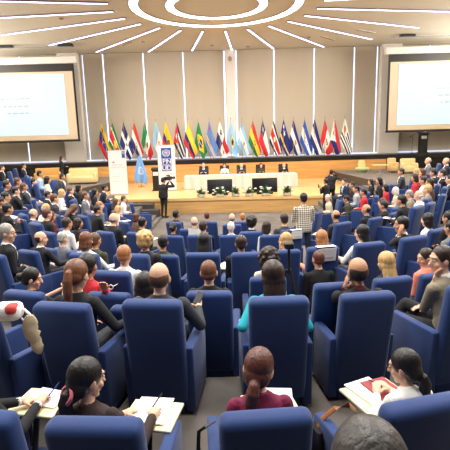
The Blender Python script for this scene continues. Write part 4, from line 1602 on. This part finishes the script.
# --- right of centre
P(362, 233, 'black-haired woman in white sleeveless top looking left, with papers', 'long', 'bk', 'white', 'l', fem=1, hy=35, bare=1, chair=(370, 242.5, 1.0), lim=.4, aL=(-.28, .35, .78), short='black-haired woman in white sleeveless top')
P(339, 215, 'man with a bald patch and dark grey jacket, right of the checked shirt', 'thin', 'db', 'char', 'm', chair=(343.5, 222.3, 1.0), lim=.4, aL='write', short='man with a bald patch in dark grey')
P(370.5, 210, 'balding dark-haired man in black in the middle of the right block', 'thin', 'db', 'blk', 'm', hy=20, chair=(376, 217.5, .98), lim=.4, short='balding man in black, right block')
P(407, 225, 'dark-haired man in black suit resting his face in his hand', 'short', 'bk', 'blk', 'm', shirt='white', hy=35, turn=15, aL='cheek', lean=10, chair=(414.5, 236.5, .98), lim=.4, short='man resting his face in his hand')
P(434, 221, 'black-haired woman in white top, chair right of the man resting his face', 'bob', 'bk', 'white', 'l', fem=1, hy=10, chair=(439, 228.7, .92), lim=.4, short='black-haired woman in white top on the right')
P(449, 214, 'dark-haired man in dark jacket cut off by the right edge', 'short', 'bk', 'blk', 'm', short='man in dark jacket cut off by the right edge')
P(457, 229, 'person in grey tweed jacket mostly outside the right edge, arm on the chair', 'short', 'bk', 'grey', 'm', chair=(463, 238, 1.0), lim=.3, aL='arm', short='person in grey tweed jacket at the right edge')
P(386, 262.5, 'woman with straight dark blonde hair seen from behind', 'verylong', 'bl', 'blk', 'l', fem=1, chair=(393.5, 277.5, .95), lim=.3, smax=1.15, short='woman with straight dark blonde hair')
P(426.5, 258, 'dark-haired woman in coral top seen in profile', 'short', 'db', 'coral', 'l', fem=1, hy=75, hp=14, chair=(437, 273, .95), lim=.4, short='dark-haired woman in coral top')
# --- far right block
P(401, 172, 'man in dark grey suit with an open laptop', 'short', 'db', 'char', 'm', shirt='white', hy=10, aL='write', aR='write', short='man with an open laptop')
P(428, 161, 'bald man in grey suit in front of the right lectern', 'bald', 'gy', 'grey', 'l', shirt='white', short='bald man in front of the right lectern')
P(446, 161, 'bald man in dark suit at the right edge, farthest row', 'bald', 'gy', 'navy', 'l', shirt='white', short='bald man at the right edge, farthest row')
P(414.5, 178, 'woman in bright red jacket on the right', 'bob', 'db', 'red', 'm', fem=1, hy=20, short='woman in bright red jacket')
P(422.5, 172.5, 'red-haired person in dark red behind the woman in red', 'bob', 'rd', 'dred', 'l', fem=1, short='red-haired person in dark red')
P(416.5, 171.5, 'fair-haired person in pale top beside the cream armchair', 'bob', 'bl', 'coral', 'l', fem=1, short='fair-haired person beside the cream armchair')
P(433, 173, 'man in black suit with white shirt below the bald man in grey', 'short', 'bk', 'blk', 'm', shirt='white', short='man in black suit below the bald man in grey')
P(442, 173.5, 'man in black suit with hands folded, near the right edge', 'short', 'db', 'blk', 'l', shirt='white', aL='cross', aR='cross', short='man with hands folded near the right edge')
P(450, 178, 'man in navy suit on the right edge holding white papers', 'short', 'bk', 'navy', 'l', shirt='white', aL='write', aR='write', short='man in navy suit on the right edge')
P(423, 180.5, 'dark-haired person in white right of the woman in red', 'short', 'db', 'white', 'm', short='dark-haired person in white right of the red jacket')
P(429.5, 183, 'dark-haired man in brown jacket right of the white top', 'short', 'db', 'brown', 'm', short='dark-haired man in brown jacket')
P(379, 181, 'dark-haired woman in black left of the laptop', 'bob', 'bk', 'blk', 'm', fem=1, hy=25, short='dark-haired woman in black left of the laptop')
P(370.5, 182, 'long-haired woman in black below the green lounge chair', 'long', 'db', 'blk', 'l', fem=1, hy=25, short='long-haired woman in black below the green chair')
P(363.5, 190, 'person in red top with dark hair below the platform', 'short', 'bk', 'red', 'm', short='person in red top below the platform')
P(385.5, 188, 'dark-haired woman in dark red cardigan, right block', 'bob', 'bk', 'red', 'm', fem=1, short='dark-haired woman in red cardigan, right block')
P(395, 191, 'white-haired woman in beige jacket on the right', 'bob', 'wh', 'beige', 'l', fem=1, lean=8, short='white-haired woman in beige jacket')
P(409, 194.5, 'grey-haired person in light brown jacket right of the white-haired woman', 'short', 'gy', 'khaki', 'l', hp=20, lean=14, short='grey-haired person in light brown jacket')
P(427, 189.5, 'greying blond man in front of the bald man in white', 'short', 'bl', 'khaki', 'l', short='greying blond man')
P(429, 196, 'bald man in white shirt on the right', 'bald', 'wh', 'white', 'l', chair=(431, 202.5, .95), lim=.4, short='bald man in white shirt')
P(409.5, 201, 'dark-haired man in black suit writing, right block', 'short', 'bk', 'blk', 'm', chair=(418, 206, .98), lim=.5, lean=12, aL='write', short='dark-haired man writing, right block')
P(382, 203, 'brown-haired woman in black, pair of heads in the right block', 'bob', 'db', 'blk', 'l', fem=1, hy=20, short='brown-haired woman in black, right block')
P(389.5, 206, 'dark-haired man in black next to the brown-haired woman, right block', 'short', 'bk', 'blk', 'm', hy=15, chair=(395, 212.5, .98), lim=.4, short='dark-haired man in black, right block')
P(344, 182, 'man in navy jacket and blue shirt right of the photographers', 'short', 'bk', 'navy', 'l', shirt='lblue', hy=10, turn=40, short='man in navy jacket right of the photographers')
P(352, 185, 'dark-haired man in brown right of the navy jacket', 'short', 'db', 'dbr', 'm', turn=20, short='dark-haired man in brown right of the photographers')
P(356, 189, 'dark-haired man in pale shirt seen from behind, right of the photographers', 'short', 'bk', 'lgrey', 'm', hy=15, short='dark-haired man in pale shirt')
P(327.5, 198, 'grey-haired man in beige shirt beside the checked shirt', 'short', 'wh', 'beige', 'l', hy=45, turn=20, lean=10, short='grey-haired man in beige shirt')
P(346, 199, 'dark-haired man in olive jacket bending down', 'short', 'bk', 'olive', 'm', hp=25, lean=18, short='man in olive jacket bending down')
# --- second row
P(28.5, 280, 'dark-haired woman in black sleeveless top in profile, holding a phone', 'bun', 'bk', 'blk', 'l', fem=1, bare=1, hy=-55, hp=14, lean=12, chair=(23, 291.5, .92), lim=.3, smax=1.15, aR=(.32, .36, 1.0), aL=(.22, .42, .96), short='woman in profile holding a phone')
P(86, 279, 'person in red sleeves hidden behind the ponytail, arm over the chair', 'short', 'bk', 'red', 'm', chair=(108, 293, .9), lim=.5, smin=1.04, aR=(.38, -.32, 1.06), nrmR=(0, 0, -1), short='person with the red sleeve')
P(145, 274, 'black-haired woman half hidden behind the balding man in grey', 'bob', 'bk', 'blk', 'l', fem=1, short='black-haired woman behind the balding man')
P(77, 275, 'auburn woman with a long ponytail and black jacket', 'pony', 'au', 'blk', 'l', fem=1, hp=14, chair=(61, 303.5, 1.03), lim=.5, smax=1.18, aR=(.4, .3, .7), fat=1.15, short='auburn woman with a long ponytail')
P(160, 277, 'balding man in dark grey jacket holding a phone to his right', 'thin', 'br', 'char', 'l', chair=(151.5, 300.5, 1.04), lim=.5, smax=1.18, aR=(.3, .34, .8), fat=1.22, short='balding man in dark grey jacket')
P(209, 271.5, 'young man with short auburn hair and black suit', 'crop', 'au', 'blk', 'l', chair=(209, 291.5, .9), lim=.3, smax=1.15, short='young man with short auburn hair')
P(272.5, 275, 'woman with long straight dark hair and bright teal top', 'verylong', 'db', 'teal', 'l', fem=1, bare=0, chair=(279, 297.5, 1.03), lim=.4, smax=1.18, aL=(-.29, .08, .74), aR=(.26, .2, .76), fat=1.25, short='woman in bright teal top')
P(357, 271, 'balding man in black jacket with a red collar, phone at his ear', 'thin', 'db', 'blk', 'm', shirt='dred', chair=(368, 293, 1.0), lim=.5, smax=1.18, aL='cheek', fat=1.2, short='balding man in black jacket on the phone')
P(444, 259, 'man in pale grey jacket in profile, chin resting on his hand', 'short', 'db', 'khaki', 'l', hy=62, turn=20, shirt='white', aL='chin', lean=10, chair=(474, 284, 1.03, 14), lim=.55, smax=1.18, legs='cross', short='man in pale grey jacket, chin on hand')
# --- first row
P(-42, 372, 'man in black suit writing on a pad, head outside the left edge', 'short', 'bk', 'blk', 'l', shirt='white', yaw=-20, chair=(-30, 412, 1.0), lim=.4, aR=(.31, .36, .76), aL=(.2, .42, .74), smax=1.1, curlR=.9, vox=.0065, short='man in black suit at the left edge, writing')
P(88, 380, 'woman with dark hair in a pink scrunchie writing on a notepad', 'lowpony', 'bk', 'dbr', 'l', fem=1, hy=-40, hp=12, lean=8, yaw=-8, turn=0, chair=(93, 421, 1.0, -4), lim=.3, smax=1.15, aR=(.36, .33, .76), aL=(.12, .38, .74), curlR=1.0, vox=.0065, fat=1.1, short='woman with pink scrunchie')
P(258, 377, 'woman with auburn ponytail and magenta sweater reading papers', 'lowpony', 'rd', 'mag', 'l', fem=1, hy=-15, hr=8, hp=16, lean=12, chair=(266, 413.5, .97, 4), lim=.3, smax=1.15, aR=(.12, .36, .76), aL=(-.12, .3, .74), fat=1.15, vox=.007, short='woman in magenta sweater')
P(404, 376, 'woman with dark hair in white shirt and glasses bent over a folder', 'lowpony', 'bk', 'white', 'l', fem=1, hy=38, hp=14, lean=22, glasses=1, chair=(424, 401, .97, 14), lim=.4, smax=1.15, smin=.82, aL=(-.1, .45, .79), aR=(.06, .47, .79), vox=.007, fat=1.05, short='woman in white shirt bent over a folder')
pb = None
P(367, 470, 'man with cropped greying black hair at the bottom edge', 'crop', 'dg', 'char', 'd', dist=.9, floor=1.6, chair=False, smin=.6, hs=1.12, hp=8, vox=.0065)

PENDING.sort(key=lambda q: 0 if isinstance(q[1].get('chair'), tuple) else 1)
for a, k in PENDING:
    k.setdefault('hs', 1.2 if a[1] > 262 else 1.1)
    person(*a, **k)
P = person

# --- standing people
P(61.5, 158.5, 'woman in black standing with a notepad before the cream sofa', 'long', 'db', 'blk', 'l', fem=1, stand=1, dist=24.6, floor=1.25, yaw=-70, aR=(.1, .3, 1.1), aL=(-.05, .3, 1.1), group='people standing')
P(163.5, 180.5, 'cameraman in black suit standing before the stage, camera on his shoulder', 'short', 'bk', 'blk', 'm', stand=1, dist=20.6, yaw=-35, fat=1.3, hs=1.1, hy=-15, aR=(.2, .28, 1.52), aL=(.05, .34, 1.5), group='people standing')
M_CHECK = check_mat('checked_cloth', (228, 218, 200), (60, 52, 48), 21, 21)
P(303.5, 189.5, 'man in brown and white checked shirt standing in the aisle', 'short', 'bk', 'white', 'm', stand=1, dist=11.3, yaw=6, topmat=M_CHECK, bottom='navy', aR=(.1, .3, 1.12), aL=(-.1, .3, 1.1), hs=1.08, lean=2, fat=1.05, group='people standing')
P(331.5, 172.5, 'photographer in black lifting a camera to the face beside the stage', 'short', 'bk', 'blk', 'm', stand=1, dist=18.6, yaw=-30, fat=1.2, aL='face', aR='face', group='people standing')
P(325.5, 181.5, 'person in black holding up a phone in front of the photographer', 'short', 'bk', 'blk', 'm', stand=1, dist=18.0, smin=.8, yaw=40, aL='phone', aR='phone', group='people standing')

# --- the panel at the head table
def conf_chair(loc, rz, label):
    t = thing('conference_chair', label, 'chair', loc, rz, 'black chairs behind the head table')
    MB().rbox((0, -.26, .78), (.56, .09, .86), .04, rot=RX(.1)).obj('backrest', M_DARK, t, True)
    MB().rbox((0, .05, .41), (.52, .52, .09), .035).obj('seat', M_DARK, t, True)
    MB().loft([(0, 0, .05), (0, 0, .38)], [.03, .03]).obj('stem', M_DARK, t)
    b = MB()
    for k in range(5):
        b.box((math.cos(k * 1.2566) * .14, math.sin(k * 1.2566) * .14, .035), (.28, .04, .03), rot=RZ(k * 1.2566))
    b.obj('base', M_DARK, t)
    return t


for px, hair, hc, top, fem, who in ((203.5, 'short', 'gy', 'navy', 0, 'grey-haired man in navy suit, first from the left at the head table'),
                                   (224.5, 'bob', 'db', 'white', 1, 'woman in white jacket, second from the left at the head table'),
                                   (241.5, 'bald', 'gy', 'char', 0, 'balding man in dark suit, in the middle of the head table'),
                                   (261, 'bob', 'bk', 'olive', 1, 'dark-haired woman in dark jacket, fourth from the left at the head table'),
                                   (284, 'short', 'gy', 'blk', 0, 'man in black suit, rightmost at the head table')):
    r = P(px, 165.6, who, hair, hc, top, 'l', dist=26.55, floor=.75, yaw=180, hs=1.22, fat=1.15, chair=False, fem=fem, shirt='white' if not fem else None, tie='navy' if not fem else None,
          aL=(-.12, .36, .82), aR=(.12, .36, .82), group='panel at the head table', eyes=1, smin=.95, hp=0)
    conf_chair(r.location - Vector((0, -.02, 0)) + Vector((0, .04, 0)), PI, 'black chair of the ' + who.replace(' at the head table', ' of the panel'))

# empty chairs
for px, py, sc, lb in ((9, 171.5, 1.0, 'empty blue armchair in the farthest left row'), (26, 175.5, .95, 'empty blue armchair in front of the man farthest back on the left'),
                       (131, 203, .95, 'empty blue armchair next to the stage steps, the upper one'), (128, 207.5, .95, 'empty blue armchair next to the stage steps, the lower one'),
                       (319, 212, 1.0, 'empty blue armchair right of the man in the checked shirt'), (337, 283.5, .93, 'empty blue armchair left of the man on the phone'),
                       (97, 214, .95, 'empty blue armchair in the left block, before the man holding papers')):
    c = solve(px, py, 1.095 * sc)
    a = math.radians(face_yaw(c.x, c.y))
    if not free(c.x, c.y + .35, .48): continue
    OCC.append((c.x, c.y + .35))
    l_ = c - RZ(a) @ Vector((0, -.337 * sc, 0))
    l_.z = floor_z(c.x, c.y)
    place_chair(l_, a, lb, sc)

# ------------------------------------------------------------------ things people hold or use
def on_person(who, p, r=None):
    root, HCn, R, o, sz = PEOPLE[who]
    q = RZ(root.rotation_euler.z)
    return root.location + q @ (Vector(p) * sz), root.rotation_euler.z


def find(sub):
    k = [w for w in PEOPLE if sub in w]
    return k[0]


# video camera
w = find('cameraman in black suit'); pos, rz = on_person(w, (.16, .16, 1.66))
t = thing('video_camera', 'black video camera on the shoulder of the cameraman', 'camera', pos, rz)
MB().rbox((0, .02, 0), (.14, .44, .16), .02).obj('body', M_DARK, t)
MB().lathe([(.045, 0), (.05, .1), (.07, .2), (.07, .22)], 0, 16).obj('lens', M_SCREENBLK, t).rotation_euler = (-PI / 2, 0, 0)
t.children[-1].location = (0, .23, 0)
MB().rbox((-.06, .12, .12), (.05, .16, .06), .01).obj('viewfinder', M_DARK, t)
MB().loft([(0, -.12, .08), (0, -.1, .15), (0, .12, .15), (0, .14, .08)], [.014] * 4).obj('handle', M_DARK, t)
w = find('photographer in black'); root, HCn, R, o, sz = PEOPLE[w]
pos, rz = on_person(w, HCn + Vector((0, .17, -.0)))
t = thing('photo_camera', 'black camera held to the face of the photographer', 'camera', pos, rz)
MB().rbox((0, 0, 0), (.15, .07, .11), .015).obj('body', M_DARK, t)
b = MB().lathe([(.035, 0), (.04, .05), (.045, .12)], 0, 14).obj('lens', M_SCREENBLK, t)
b.rotation_euler = (-PI / 2, 0, 0); b.location = (0, .03, 0)


def phone(who, p, label, tilt=(.6, 0, 0), rz=0):
    pos, r = on_person(who, p)
    t = thing('mobile_phone', label, 'phone', pos, r + rz)
    MB().rbox((0, 0, 0), (.075, .012, .15), .006, rot=RX(tilt[0]) @ RY(tilt[1])).obj('case', M_DARK, t)
    MB().box((0, -.0075, 0), (.066, .002, .135), rot=RX(tilt[0]) @ RY(tilt[1])).obj('screen', M_SCREENBLK, t)
    return t


phone(find('holding a phone to his right'), (.29, .42, .87), 'grey phone in the right hand of the balding man in dark grey', (-.9, .3))
phone(find('profile, holding a phone'), (.3, .47, 1.07), 'phone held up by the woman in the black sleeveless top', (-.3, 0))
phone(find('holding up a phone'), (.0, .42, 1.36), 'phone held up beside the stage photographer', (-.1, 0))


def tablet(who, p, rz, label_paper, paper_cols=((240, 240, 238),), size=(.34, .27), pen=True, pad=True, cat='paper'):
    """folding writing tablet fixed to the armchair, and the papers on it"""
    pos, r = on_person(who, p)
    root = PEOPLE[who][0]
    ch = min((o for o in COL.objects if o.name.startswith('auditorium_armchair')), key=lambda o: (o.location - root.location).length)
    if pad:
        b = MB().rbox((0, 0, -.014), (size[0] + .02, size[1] + .05, .022), .008)
        o = b.obj('writing_tablet', M_CREAM, None)
        MB().loft([(.0, -.05, -.02), (.02, -.16, -.3)], [.02, .02]).obj('support_arm', M_DARK, o)
        o.parent = ch
        o.matrix_parent_inverse = Matrix.Identity(4)
        mw = Matrix.Translation(pos) @ Matrix.Rotation(r + rz, 4, 'Z')
        chm = Matrix.Translation(ch.location) @ Matrix.Rotation(ch.rotation_euler.z, 4, 'Z') @ Matrix.Scale(ch.scale.x, 4)
        o.matrix_local = chm.inverted() @ mw
        o['label'] = 'cream folding writing tablet'
    out = []
    for i, (c, lb, off, ang, sz2) in enumerate(label_paper):
        q = thing('folder' if 'folder' in lb else ('notepad' if 'pad' in lb else 'paper_sheet'), lb, 'folder' if 'folder' in lb else 'paper', pos + RZ(r + rz) @ Vector(off), r + rz + ang)
        MB().rbox((0, 0, .005), (sz2[0], sz2[1], .008), .002).obj('sheets', mat('paper_stock', c, .8), q)
        r2 = random.Random(i + 5)
        tl = MB()
        for j in range(7):
            tl.box((-.01, sz2[1] * (.32 - .1 * j), .0095), (sz2[0] * r2.uniform(.5, .75), .006, .001))
        if c[1] > 200: tl.obj('handwriting', mat('faint_ink', (196, 198, 206), .8), q)
        out.append(q)
    return pos, r


def pen(pos, rz, label, col=(30, 30, 36), tilt=-.9):
    t = thing('pen', label, 'pen', pos, rz)
    q = RX(tilt)
    MB().loft([q @ Vector((0, 0, 0)), q @ Vector((0, 0, .012)), q @ Vector((0, 0, .12)), q @ Vector((0, 0, .14))], [.001, .0045, .0045, .004], 0, 8).obj('barrel', mat('pen_plastic', col, .4), t)
    return t


w = find('pink scrunchie')
pos, r = tablet(w, (.33, .44, .715), -.12, [((242, 242, 240), 'white notepad under the hand of the woman with the pink scrunchie', (-.01, .03, 0), .06, (.24, .3))])
pen(on_person(w, (.32, .42, .745))[0], r - .7, 'dark pen held by the woman with the pink scrunchie')
w = find('magenta')
tablet(w, (.13, .44, .715), .1, [((244, 244, 242), 'white papers in front of the woman in magenta', (.06, .03, 0), -.25, (.21, .3))])
w = find('bent over a folder')
pos, r = tablet(w, (-.03, .54, .735), .1, [((244, 244, 242), 'white sheet under the red folder', (-.02, .05, 0), .1, (.24, .31)), ((158, 70, 76), 'dusty red folder on the writing tablet at bottom right', (.07, .02, .009), .0, (.21, .28))], size=(.4, .3))
pen(pos + RZ(r) @ Vector((.08, .02, .025)), r + .5, 'dark pen lying on the red folder', tilt=-1.5)
w = find('head outside the left edge')
pos, r = tablet(w, (.26, .48, .715), 0, [((244, 244, 246), 'white notepad under the writing hand at the left edge', (.03, .04, 0), -.15, (.26, .2))])
pen(on_person(w, (.32, .45, .75))[0], r - .6, 'blue pen in the writing hand at the left edge', (40, 60, 150))
w = find('green patterned')
tablet(w, (.36, .42, .70), -.2, [((244, 244, 242), 'white papers on the tablet right of the woman in the green top', (0, .02, 0), 0, (.3, .3))])
w = find('white sleeveless')
tablet(w, (-.3, .42, .72), .2, [((244, 244, 242), 'white sheet held by the black-haired woman in white', (0, .0, 0), .2, (.22, .3))], pad=False)
w = find('bald patch')
tablet(w, (-.12, .42, .72), .2, [((244, 244, 242), 'white sheet on the tablet of the man with the bald patch', (0, .0, 0), .2, (.24, .3))])
w = find('holding white papers')
for sub, lb in (('profile, holding white papers', 'white papers held by the black-haired man in the left block'), ('blonde woman in pale jacket', 'white papers below the blonde woman near the steps'),
                ('writing near the aisle', 'white sheet of the dark-haired man near the aisle'), ('right edge holding white papers', 'white papers in the hands of the man in navy at the right edge'),
                ('man in black suit writing, right', 'white sheet of the man writing in the right block')):
    w = find(sub)
    tablet(w, (.02, .4, .74), 0, [((244, 244, 242), lb, (0, .02, 0), .1, (.22, .3))], pad=False)
# laptop
w = find('open laptop'); pos, r = on_person(w, (0, .42, .70))
t = thing('laptop', 'open silver laptop on the knees of the man on the right', 'laptop', pos, r)
MB().rbox((0, 0, 0), (.33, .23, .018), .006).obj('keyboard_half', M_ALU, t)
MB().rbox((0, .15, .11), (.33, .01, .22), .004, rot=RX(-.25)).obj('screen_half', mat('pale_laptop', (206, 218, 230), .5), t)
# the big white sheet held up
w = find('reading a white sheet'); pos, r = on_person(w, (-.22, .42, .93))
t = thing('newspaper', 'large white sheet held open left of the dark brown-haired man', 'paper', pos, r)
b = MB()
for k in range(2):
    s = (-1, 1)[k]
    b.add([(s * .0, 0, -.24), (s * .2, .04, -.24), (s * .2, .04, .14), (0, 0, .14), (0, .004, -.24), (s * .2, .044, -.24), (s * .2, .044, .14), (0, .004, .14)],
          [(0, 1, 2, 3), (7, 6, 5, 4), (0, 4, 5, 1), (1, 5, 6, 2), (2, 6, 7, 3), (3, 7, 4, 0)])
b.obj('pages', M_PAPER, t)
MB().box((.1, .018, -.02), (.1, .004, .1), rot=RZ(.18)).obj('photo', mat('grey_print', (150, 150, 160), .8), t)


# reserved signs on two chair backs
def seat_sign(who, label, x=0.0, w=.4, h=.26):
    root = PEOPLE[who][0]
    ch = min((o for o in COL.objects if o.name.startswith('auditorium_armchair')), key=lambda o: (o.location - root.location).length)
    q = RZ(ch.rotation_euler.z)
    t = thing('paper_sign', label, 'sign', ch.location + q @ Vector((x, -.335, 1.06) ) * 1, ch.rotation_euler.z)
    t.location = ch.location + q @ (Vector((x, -.414, .985)) * ch.scale.x)
    MB().box((0, 0, 0), (w, .004, h), rot=RX(math.radians(10))).obj('sheet', M_PAPER, t)
    MB().box((0, .05, h / 2 + .02), (w, .1, .004)).obj('fold', M_PAPER, t)
    b = MB()
    for j, (zz, ww) in enumerate(((.02, .5), (-.04, .6))):
        b.box((.02, -.004, zz), (w * ww, .002, .016), rot=RX(math.radians(7)))
    b.obj('text_line', M_TG, t)


seat_sign(find('strawberry blonde'), 'white paper sign hung over the chair of the strawberry blonde woman', .03, .3, .21)
seat_sign(find('charcoal suit left'), 'white paper sign hung over the chair left of the checked shirt', .08, .24, .17)

# pink scrunchie
w = find('pink scrunchie'); root, HCn, R, o, sz = PEOPLE[w]
b = MB()
ring = [HCn + R @ (Vector((.046 * math.cos(a * PI / 8), -.112 + .012 * math.sin(a * PI / 8), -.07 + .044 * math.sin(a * PI / 8))) * 1.2) for a in range(17)]
b.loft(ring, [.013] * 17, 0, 8)
o2 = b.obj('scrunchie', mat('pink_elastic', (226, 120, 140), .8), root, True)
o2['label'] = 'pink scrunchie'

# sunglasses in the red-sleeved hand
w = find('red sleeves'); pos, r = on_person(w, (.34, -.2, 1.03))
p = aty(108, 287, pos.y)
t = thing('sunglasses', 'white-rimmed sunglasses dangling from the red-sleeved arm', 'glasses', p, r)
for q in (-1, 1):
    ring = [Vector((q * .033 + .026 * math.cos(a * PI / 8), 0, .024 * math.sin(a * PI / 8))) for a in range(17)]
    MB().loft(ring, [.005] * 17, 0, 6, side=(0, 1, 0)).obj('rim', M_PAPER, t, True)
    MB().loft([(q * .06, 0, .01), (q * .06, .11, .0)], [.003, .003]).obj('temple', M_PAPER, t)

# tripod between the rows
p = solve(289, 249, 1.0)
p = aty(289, 247, 5.6)
z0 = floor_z(p.x, p.y)
t = thing('tripod', 'black tripod standing behind the curly-haired woman', 'tripod', (p.x, p.y, z0))
h = p.z - z0
MB().loft([(0, 0, h - .35), (0, 0, h)], [.022, .018]).obj('column', M_DARK, t)
MB().rbox((0, 0, h + .02), (.12, .14, .08), .02).obj('pan_head', M_DARK, t)
for k in range(3):
    a = -PI / 2 + .5 + k * 2 * PI / 3
    MB().loft([(.03 * math.cos(a), .03 * math.sin(a), h - .3), (.36 * math.cos(a), .36 * math.sin(a), .0)], [.018, .013]).obj('leg', M_DARK, t)

# bags
M_CANVAS = mat('cream_canvas', (206, 190, 160), .85, vary=.15, scale=12, bump=.4, bscale=25)
M_BROWN = mat('brown_leather', (150, 92, 48), .5, vary=.1, scale=8)
# cream tote drooping from the front of the leftmost armchair
c = solve(-28, 311, 1.095)
cy = math.radians(-22)
l_ = c - RZ(cy) @ Vector((0, -.337, 0)); l_.z = floor_z(c.x, c.y)
place_chair(l_, cy, 'empty blue armchair at the left edge with bags on its arm', 1.03)


def cloth_bag(pts, widths, mat_, parent, name):
    return MB().loft(pts, widths, 0, 18).obj(name, mat_, parent, True)


yb = 3.45
A = aty(22, 305, yb); B_ = aty(30, 315, yb); C_ = aty(31, 330, yb); D_ = aty(37, 345, yb); E_ = aty(40, 354, yb)
t = thing('tote_bag', 'cream canvas bag with straps hanging over the left edge armchair', 'bag', aty(31, 354, yb))
o_ = t.location
tote = []
for i in range(15):
    f = i / 14 * 3
    k = min(2, int(f)); f -= k
    tote.append(((B_, C_, D_)[k] * (1 - f) + (C_, D_, E_)[k] * f) - o_ + Vector((rnd.uniform(-.004, .004), rnd.uniform(-.008, .008), 0)))
cloth_bag(tote, [(w_ * rnd.uniform(.9, 1.05), w_ * rnd.uniform(.5, .7)) for w_ in (.03, .05, .066, .06, .068, .06, .066, .055, .05, .046, .05, .045, .04, .03, .012)], M_CANVAS, t, 'body')
MB().loft([aty(13, 312, yb) - o_, aty(18, 306, yb) - o_, aty(24, 309, yb) - o_, B_ - o_], [.01, .01, .01, .012], 0, 8).obj('strap', M_PAPER, t, True)
MB().loft([aty(10, 316, yb) - o_, aty(16, 311, yb) - o_, aty(23, 320, yb) - o_, C_ - o_], [.008, .008, .008, .01], 0, 8).obj('strap', M_PAPER, t, True)
F_ = aty(8, 310, yb - .02)
t = thing('handbag', 'white and red patterned bag lying on the left edge armchair', 'bag', F_ - Vector((0, 0, .09)))
b = MB().rbox((0, 0, .08), (.22, .16, .14), .05)
b.obj('body', M_PAPER, t, True)
MB().rbox((.05, -.03, .11), (.1, .12, .09), .04).obj('flap', mat('red_print', (206, 70, 66), .7), t, True)
# brown bag hanging from the arm at bottom right
A1, A2, A3 = atz(349, 405, 1.76), atz(335, 408, 1.76), atz(322, 419, 1.66)
o_ = A3 + Vector((-.03, 0, -.42))
t = thing('shoulder_bag', 'black shoulder bag with a wide tan strap beside the folder woman', 'bag', o_)
cloth_bag([Vector((0, 0, .36)), Vector((-.01, 0, .3)), Vector((-.015, 0, .12)), Vector((-.01, 0, .02))], [(.03, .07), (.055, .11), (.065, .12), (.055, .1)], M_DARK, t, 'body')
MB().loft([Vector((0, .02, .34)), A3 - o_, A2 - o_, A1 - o_, A1 - o_ + Vector((.05, .03, -.06))], [(.007, .022)] * 5, 0, 10).obj('strap', M_BROWN, t, True)
# dark handbag on the armrest of the magenta woman
A1, A2 = atz(215, 421, 1.74), atz(205, 427, 1.74)
o_ = A2 + Vector((-.05, 0, -.42))
t = thing('handbag', 'dark handbag hanging by its strap left of the woman in magenta', 'bag', o_)
MB().loft([A1 - o_, A2 - o_, A2 - o_ + Vector((-.04, 0, -.03)), Vector((0, 0, .24))], [(.012, .004)] * 4, 0, 8).obj('strap', M_DARK, t, True)
cloth_bag([Vector((0, 0, .25)), Vector((0, 0, .2)), Vector((0, 0, .04)), Vector((0, 0, 0))], [(.015, .05), (.035, .08), (.04, .09), (.03, .07)], M_DARK, t, 'body')
# black bag on the floor beside the teal woman's chair
p = solve(236, 360, .06)
t = thing('handbag', 'black bag on the floor left of the chair of the woman in teal', 'bag', (p.x, p.y + .1, floor_z(p.x, p.y)))
MB().rbox((0, 0, .12), (.2, .26, .22), .06).obj('body', M_DARK, t, True)
MB().loft([(-.02, -.1, .2), (-.02, -.06, .3), (-.02, .06, .3), (-.02, .1, .2)], [.012] * 4, 0, 8).obj('handle', M_DARK, t, True)

finalize_people()
